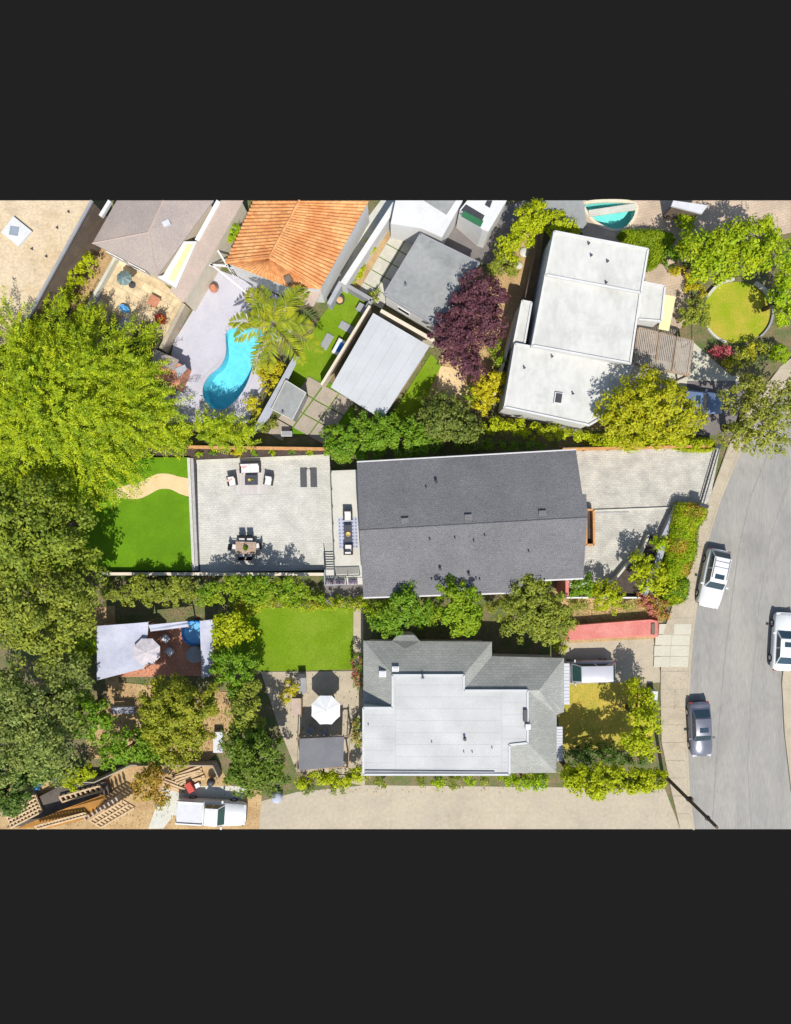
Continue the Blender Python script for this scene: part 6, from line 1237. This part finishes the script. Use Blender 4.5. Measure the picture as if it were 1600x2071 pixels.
tree('mixed_shrub', 'mixed olive and gold shrubs below the round lawn', 'shrub', [(1500, 722, 1.0, 28, 0.7, 22), (1530, 705, 1.0, 24, 0.7, 16), (1475, 735, 0.9, 18, 0.6, 14)], 'lf_olive', leaf=0.2, cover=2.6, clump=0.28, m2='lf_gold', trunk=False, part='foliage')
tree('topiary_ball', 'round clipped topiary ball near the upper right sidewalk', 'topiary', [(1577, 715, 1.3, 20)], 'lf_bright', leaf=0.14, cover=5, clump=0.2, rough=0.05)
tree('topiary_ball', 'round clipped topiary ball by the tan terrace', 'topiary', [(1389, 448, 1.3, 19)], 'lf_bright', leaf=0.14, cover=5, clump=0.2, rough=0.08)
tree('yellow_flowers', 'yellow flower bed on the brick terrace', 'flower bed', [(1380, 548, 0.6, 26, 0.4, 10), (1405, 560, 0.6, 18, 0.4, 9), (1402, 582, 0.6, 18, 0.4, 10), (1425, 595, 0.6, 8, 0.4, 6)], 'lf_gold', leaf=0.16, cover=3, clump=0.2, trunk=False, part='foliage')
hedge('pool_hedge', 'clipped green hedge between white roof and pale pool', [(1258, 466), (1300, 462), (1345, 466), (1368, 478), (1352, 500), (1335, 530), (1314, 535), (1312, 505), (1290, 490)], 1.5, 'lf_hedge', leaf=0.18, cover=4)

tree('round_shrub', 'rounded leafy shrub at the end of the pool hedge', 'shrub', [(1355, 518, 1.4, 20)], 'lf_green', leaf=0.22, cover=3.2, clump=0.28)
tree('upright_shrub', 'narrow yellow green shrub between topiary and lime tree', 'shrub', [(1388, 488, 1.8, 14, 1.2, 20)], 'lf_yellow', leaf=0.2, cover=3.2, clump=0.25)
tree('screen_hedge', 'bright lime screen hedge above the white roof house', 'hedge', [(1080, 440, 3.0, 34), (1120, 458, 2.8, 32), (1150, 468, 2.4, 22), (1060, 470, 2.8, 30), (1085, 428, 2.6, 18), (1030, 500, 2.4, 26)], 'lf_yellow', leaf=0.24, cover=3.4, clump=0.4)
tree('olive_shrub', 'feathery olive shrub beside the charcoal courtyard', 'shrub', [(1020, 525, 1.8, 30), (1000, 545, 1.6, 18), (1040, 545, 1.2, 14)], 'lf_olive', leaf=0.22, cover=2.6, clump=0.3)
tree('purple_tree', 'large purple leaved tree beside the grey garage roof', 'tree', [(955, 640, 4.4, 52), (965, 590, 4.2, 42), (920, 680, 4.2, 44), (985, 660, 4.0, 36), (935, 725, 3.8, 40), (960, 745, 3.4, 26), (1005, 600, 3.6, 26), (905, 650, 4.0, 24)], 'lf_purple', leaf=0.26, cover=3.4, clump=0.45)
# upper left
tree('alley_shrub', 'lime shrub row in the alley beside tan gravel roof', 'shrub', [(148, 560, 1.6, 30), (172, 530, 1.5, 22), (130, 585, 1.4, 22), (135, 606, 1.2, 12)], 'lf_yellow', leaf=0.24, cover=2.8, clump=0.35)
tree('alley_shrub', 'rounded green shrub between lean-to and tile roof', 'shrub', [(474, 466, 1.8, 17, 1.0, 22)], 'lf_bright', leaf=0.18, cover=3.4, clump=0.25)
tree('shade_shrub', 'olive shrub just above the huge feathery tree', 'shrub', [(185, 632, 2.4, 20, 1.2, 14), (165, 650, 2.6, 24)], 'lf_feather', leaf=0.24, cover=2.8, clump=0.35)
tree('shade_shrub', 'dark leaf patch for shaded lawn between flagstone terrace and feathery tree', 'shrub', [(290, 690, 1.0, 30, 0.7), (265, 715, 1.0, 24, 0.7), (225, 665, 1.0, 22, 0.7)], 'lf_dark', leaf=0.24, cover=3, clump=0.35)  # dark leaves stand for lawn in shade; the shade is in their colour
for i, (px, py, r_, lab) in enumerate(((753, 490, 12, 'topmost lime shrub in the strip along the white wall'), (746, 507, 13, 'second lime shrub in the strip along the white wall'), (727, 548, 14, 'third lime shrub in the strip along the white wall'), (713, 562, 10, 'lowest lime shrub in the strip along the white wall'), (757, 600, 13, 'small olive shrub at the corner of garage and pale shed'))):
    tree('strip_shrub', lab, 'shrub', [(px, py, 0.8, r_, 0.5)], 'lf_yellow' if i < 4 else 'lf_olive', leaf=0.18, cover=2.8, clump=0.22, group='shrubs in the paved strip', trunk=False, part='foliage')
tree('pool_shrub', 'yellow green palm-like shrubs between pool and cedar fence', 'shrub', [(400, 878, 1.8, 34, 0.8, 20), (440, 874, 2.0, 34, 1.0, 20), (480, 880, 1.6, 28, 0.8, 14)], 'lf_feather', leaf=0.3, cover=3.0, clump=0.45, style='feather')
tree('pool_shrub', 'golden shrub between pool and slanted grey screen', 'shrub', [(545, 768, 1.4, 22), (530, 745, 1.2, 16), (560, 745, 1.2, 16), (510, 815, 1.0, 16), (525, 835, 0.9, 14)], 'lf_gold', leaf=0.22, cover=2.6, clump=0.28)
tree('fern_patch', 'small green plants inside the slanted screen corner', 'shrub', [(552, 858, 0.5, 14, 0.35, 10), (535, 868, 0.4, 10, 0.3, 8)], 'lf_olive', leaf=0.18, cover=1.8, clump=0.22, trunk=False, part='foliage')
# little plants in the mulch bed
for i, (px, py, m_, lab) in enumerate(((357, 913, 'lf_green', 'small green plant, first from the feathery tree in the mulch'), (402, 919, 'lf_bright', 'small lime tuft, second from the feathery tree in the mulch'), (429, 915, 'lf_green', 'small green tuft, third from the feathery tree in the mulch'), (480, 916, 'lf_gold', 'golden grass tuft in the mulch above the sofa'), (515, 916, 'lf_green', 'small dark plant in the mulch just past the sofa'), (550, 916, 'lf_bright', 'lime tuft in the mulch midway along the fence'), (590, 914, 'lf_green', 'grey green tuft in the mulch above the mats'), (627, 914, 'lf_bright', 'lime tuft in the mulch nearest the big shrubs'))):
    big = m_ == 'lf_gold'
    tree('mulch_plant', lab, 'plant', [(px, py, zp + 0.2, 10 if big else 7, 0.25)], m_, leaf=0.16, cover=2.4, clump=0.14, zb=zp, group='plants in the mulch bed', trunk=False, part='foliage')
# palms
def palm(label, px, py, h, R, n=26, m='lf_palm', seed=1, zb=0.05):
    c = P(px, py, h); rng = np.random.default_rng(seed); t = thing('palm_tree', label, 'palm tree', (c.x, c.y, zb))
    mb = MB(); pts = [Vector((c.x + 0.1 * math.sin(i * 0.5), c.y, zb + (h - zb) * i / 7)) for i in range(8)]
    for i in range(7): mb.tube(pts[i], pts[i + 1], 0.22 - 0.012 * i, 0.20 - 0.012 * i, 9)
    mb.build('trunk', M['bark'], t)
    for f in range(n):
        az = 2 * math.pi * f / n * 2.618 + rng.uniform(-0.2, 0.2); el = rng.uniform(0.05, 0.9) if f < n * 0.75 else 1.2; L = R * rng.uniform(0.8, 1.1) * (1 if el < 1 else 0.7)
        d = np.array([math.cos(az), math.sin(az), 0]); k = 46; s = np.linspace(0.06, 1, k); x = L * (s * math.cos(el * 0.7)); z = L * (s * math.sin(el) * 0.6 - 0.62 * s ** 2.1)
        C = np.array(c) + d * x[:, None] + np.array([0, 0, 1.0]) * z[:, None]; side = np.array([-d[1], d[0], 0])
        CC = []; TT = []; NN = []; LL = []
        for sg in (1, -1):
            ll = 0.85 * np.sin(np.clip(s, 0.1, 0.97) * 3.0) + 0.15; T = side * sg * 0.8 + d * 0.55 + np.array([0, 0, -0.28]) + rng.normal(0, 0.12, (k, 3)); T /= np.linalg.norm(T, axis=1, keepdims=True)
            CC.append(C + T * (ll / 2)[:, None]); TT.append(T); NN.append(np.cross(T, np.tile(d, (k, 1))) * sg * -1 + np.array([0, 0, 0.8])); LL.append(ll)
        C2, T2, N2, L2 = np.concatenate(CC), np.concatenate(TT), np.concatenate(NN), np.concatenate(LL)
        fo = leaf_mesh('frond', C2, N2, T2, L2, 0.10, M[m], t)
    return t
palm('tall palm tree spreading over the pool and turf', 553, 655, 6.0, 3.9, 14)

tree('edge_shrub', 'yellow shrub peeking between the olive trees at the edge', 'shrub', [(6, 1090, 5.5, 26), (4, 1150, 5.2, 28), (3, 1240, 5.0, 20)], 'lf_gold', leaf=0.26, cover=2.6, clump=0.4)
# fallen leaves on the open ground of the lower gardens
rng = np.random.default_rng(77); CC = []
for x0, x1, y0, y1, z, n in ((180, 480, 1225, 1540, 0.13, 1500), (735, 1110, 1205, 1295, 0.12, 700), (1150, 1335, 1212, 1262, 0.1, 400), (540, 735, 1360, 1500, 0.12, 120), (850, 1050, 560, 860, 0.16, 500), (20, 520, 1585, 1672, 0.1, 400), (600, 1340, 1592, 1604, 0.1, 60), (1345, 1385, 1350, 1660, 0.152, 40)):
    k = S * (H - z) / H; CC.append(np.column_stack([(rng.uniform(x0, x1, n) - CX) * k, (CY - rng.uniform(y0, y1, n)) * k, np.full(n, z)]))
CC = np.vstack(CC); n = len(CC); lo_ = leaf_mesh('leaf_litter', CC, unit(rng, n) * 0.25 + np.array([0, 0, 1.0]), unit(rng, n), rng.uniform(0.06, 0.16, n), 0.07, leafmat('dead_leaf', (0.14, 0.085, 0.03), (0.24, 0.16, 0.05)), None)
tag(lo_, 'brown fallen leaves strewn over the lower garden ground', 'leaf litter', kind='stuff')

tree('shade_fill_planting', 'dark green planting added to deepen shade between dry lawn and tall hedge', 'shrub', [(1165, 1535, 0.8, 26, 0.5, 14), (1205, 1530, 0.9, 26, 0.6, 14), (1245, 1532, 0.8, 26, 0.5, 14), (1280, 1535, 0.9, 22, 0.6, 12), (1185, 1515, 0.6, 22, 0.4, 10), (1230, 1512, 0.6, 24, 0.4, 10)], 'lf_dark', leaf=0.22, cover=2.6, clump=0.3, trunk=False, part='foliage')  # dark leaves put in to deepen the shade of the tall hedge
tree('side_shrub', 'lime shrub filling the strip beside the lower lawn path', 'shrub', [(758, 1232, 1.4, 24, 0.8, 16), (785, 1222, 1.2, 18, 0.7, 10)], 'lf_bright', leaf=0.22, cover=2.8, clump=0.28)
tree('side_shrub', 'rusty green shrub between the leafy and the lime tree', 'shrub', [(877, 1240, 1.6, 22, 0.9, 20), (862, 1262, 1.3, 18, 0.8, 12)], 'lf_orange', leaf=0.22, cover=2.4, clump=0.28)
bpy.data.objects['side_shrub.001'].children[0].data.materials[0] = M['lf_tallh']
tree('side_shrub', 'pale olive shrub under the house wall right of lime tree', 'shrub', [(1000, 1225, 1.2, 24, 0.7, 14), (1025, 1212, 1.2, 16, 0.7, 10)], 'lf_olive', leaf=0.2, cover=2.4, clump=0.26)
tree('side_shrub', 'dark shrub row along the uphill wall of the house', 'shrub', [(985, 898, 1.4, 26, 0.8, 10), (1030, 900, 1.2, 26, 0.7, 9), (1075, 902, 1.2, 24, 0.7, 8), (940, 903, 1.4, 26, 0.8, 10)], 'lf_green', leaf=0.22, cover=2.6, clump=0.28)

tree('side_shrub', 'mossy low shrub strip beneath the tall patio hedge', 'shrub', [(640, 1205, 0.9, 30, 0.6, 12), (600, 1218, 0.8, 30, 0.5, 8), (690, 1214, 0.7, 26, 0.5, 8)], 'lf_tallh', leaf=0.2, cover=2.8, clump=0.25, trunk=False, part='foliage')
tree('side_shrub', 'green shrub spilling below the purple tree', 'shrub', [(1010, 730, 1.2, 16, 0.7), (1000, 700, 1.0, 14, 0.6), (955, 800, 1.2, 20, 0.8)], 'lf_tallh', leaf=0.2, cover=2.8, clump=0.25)
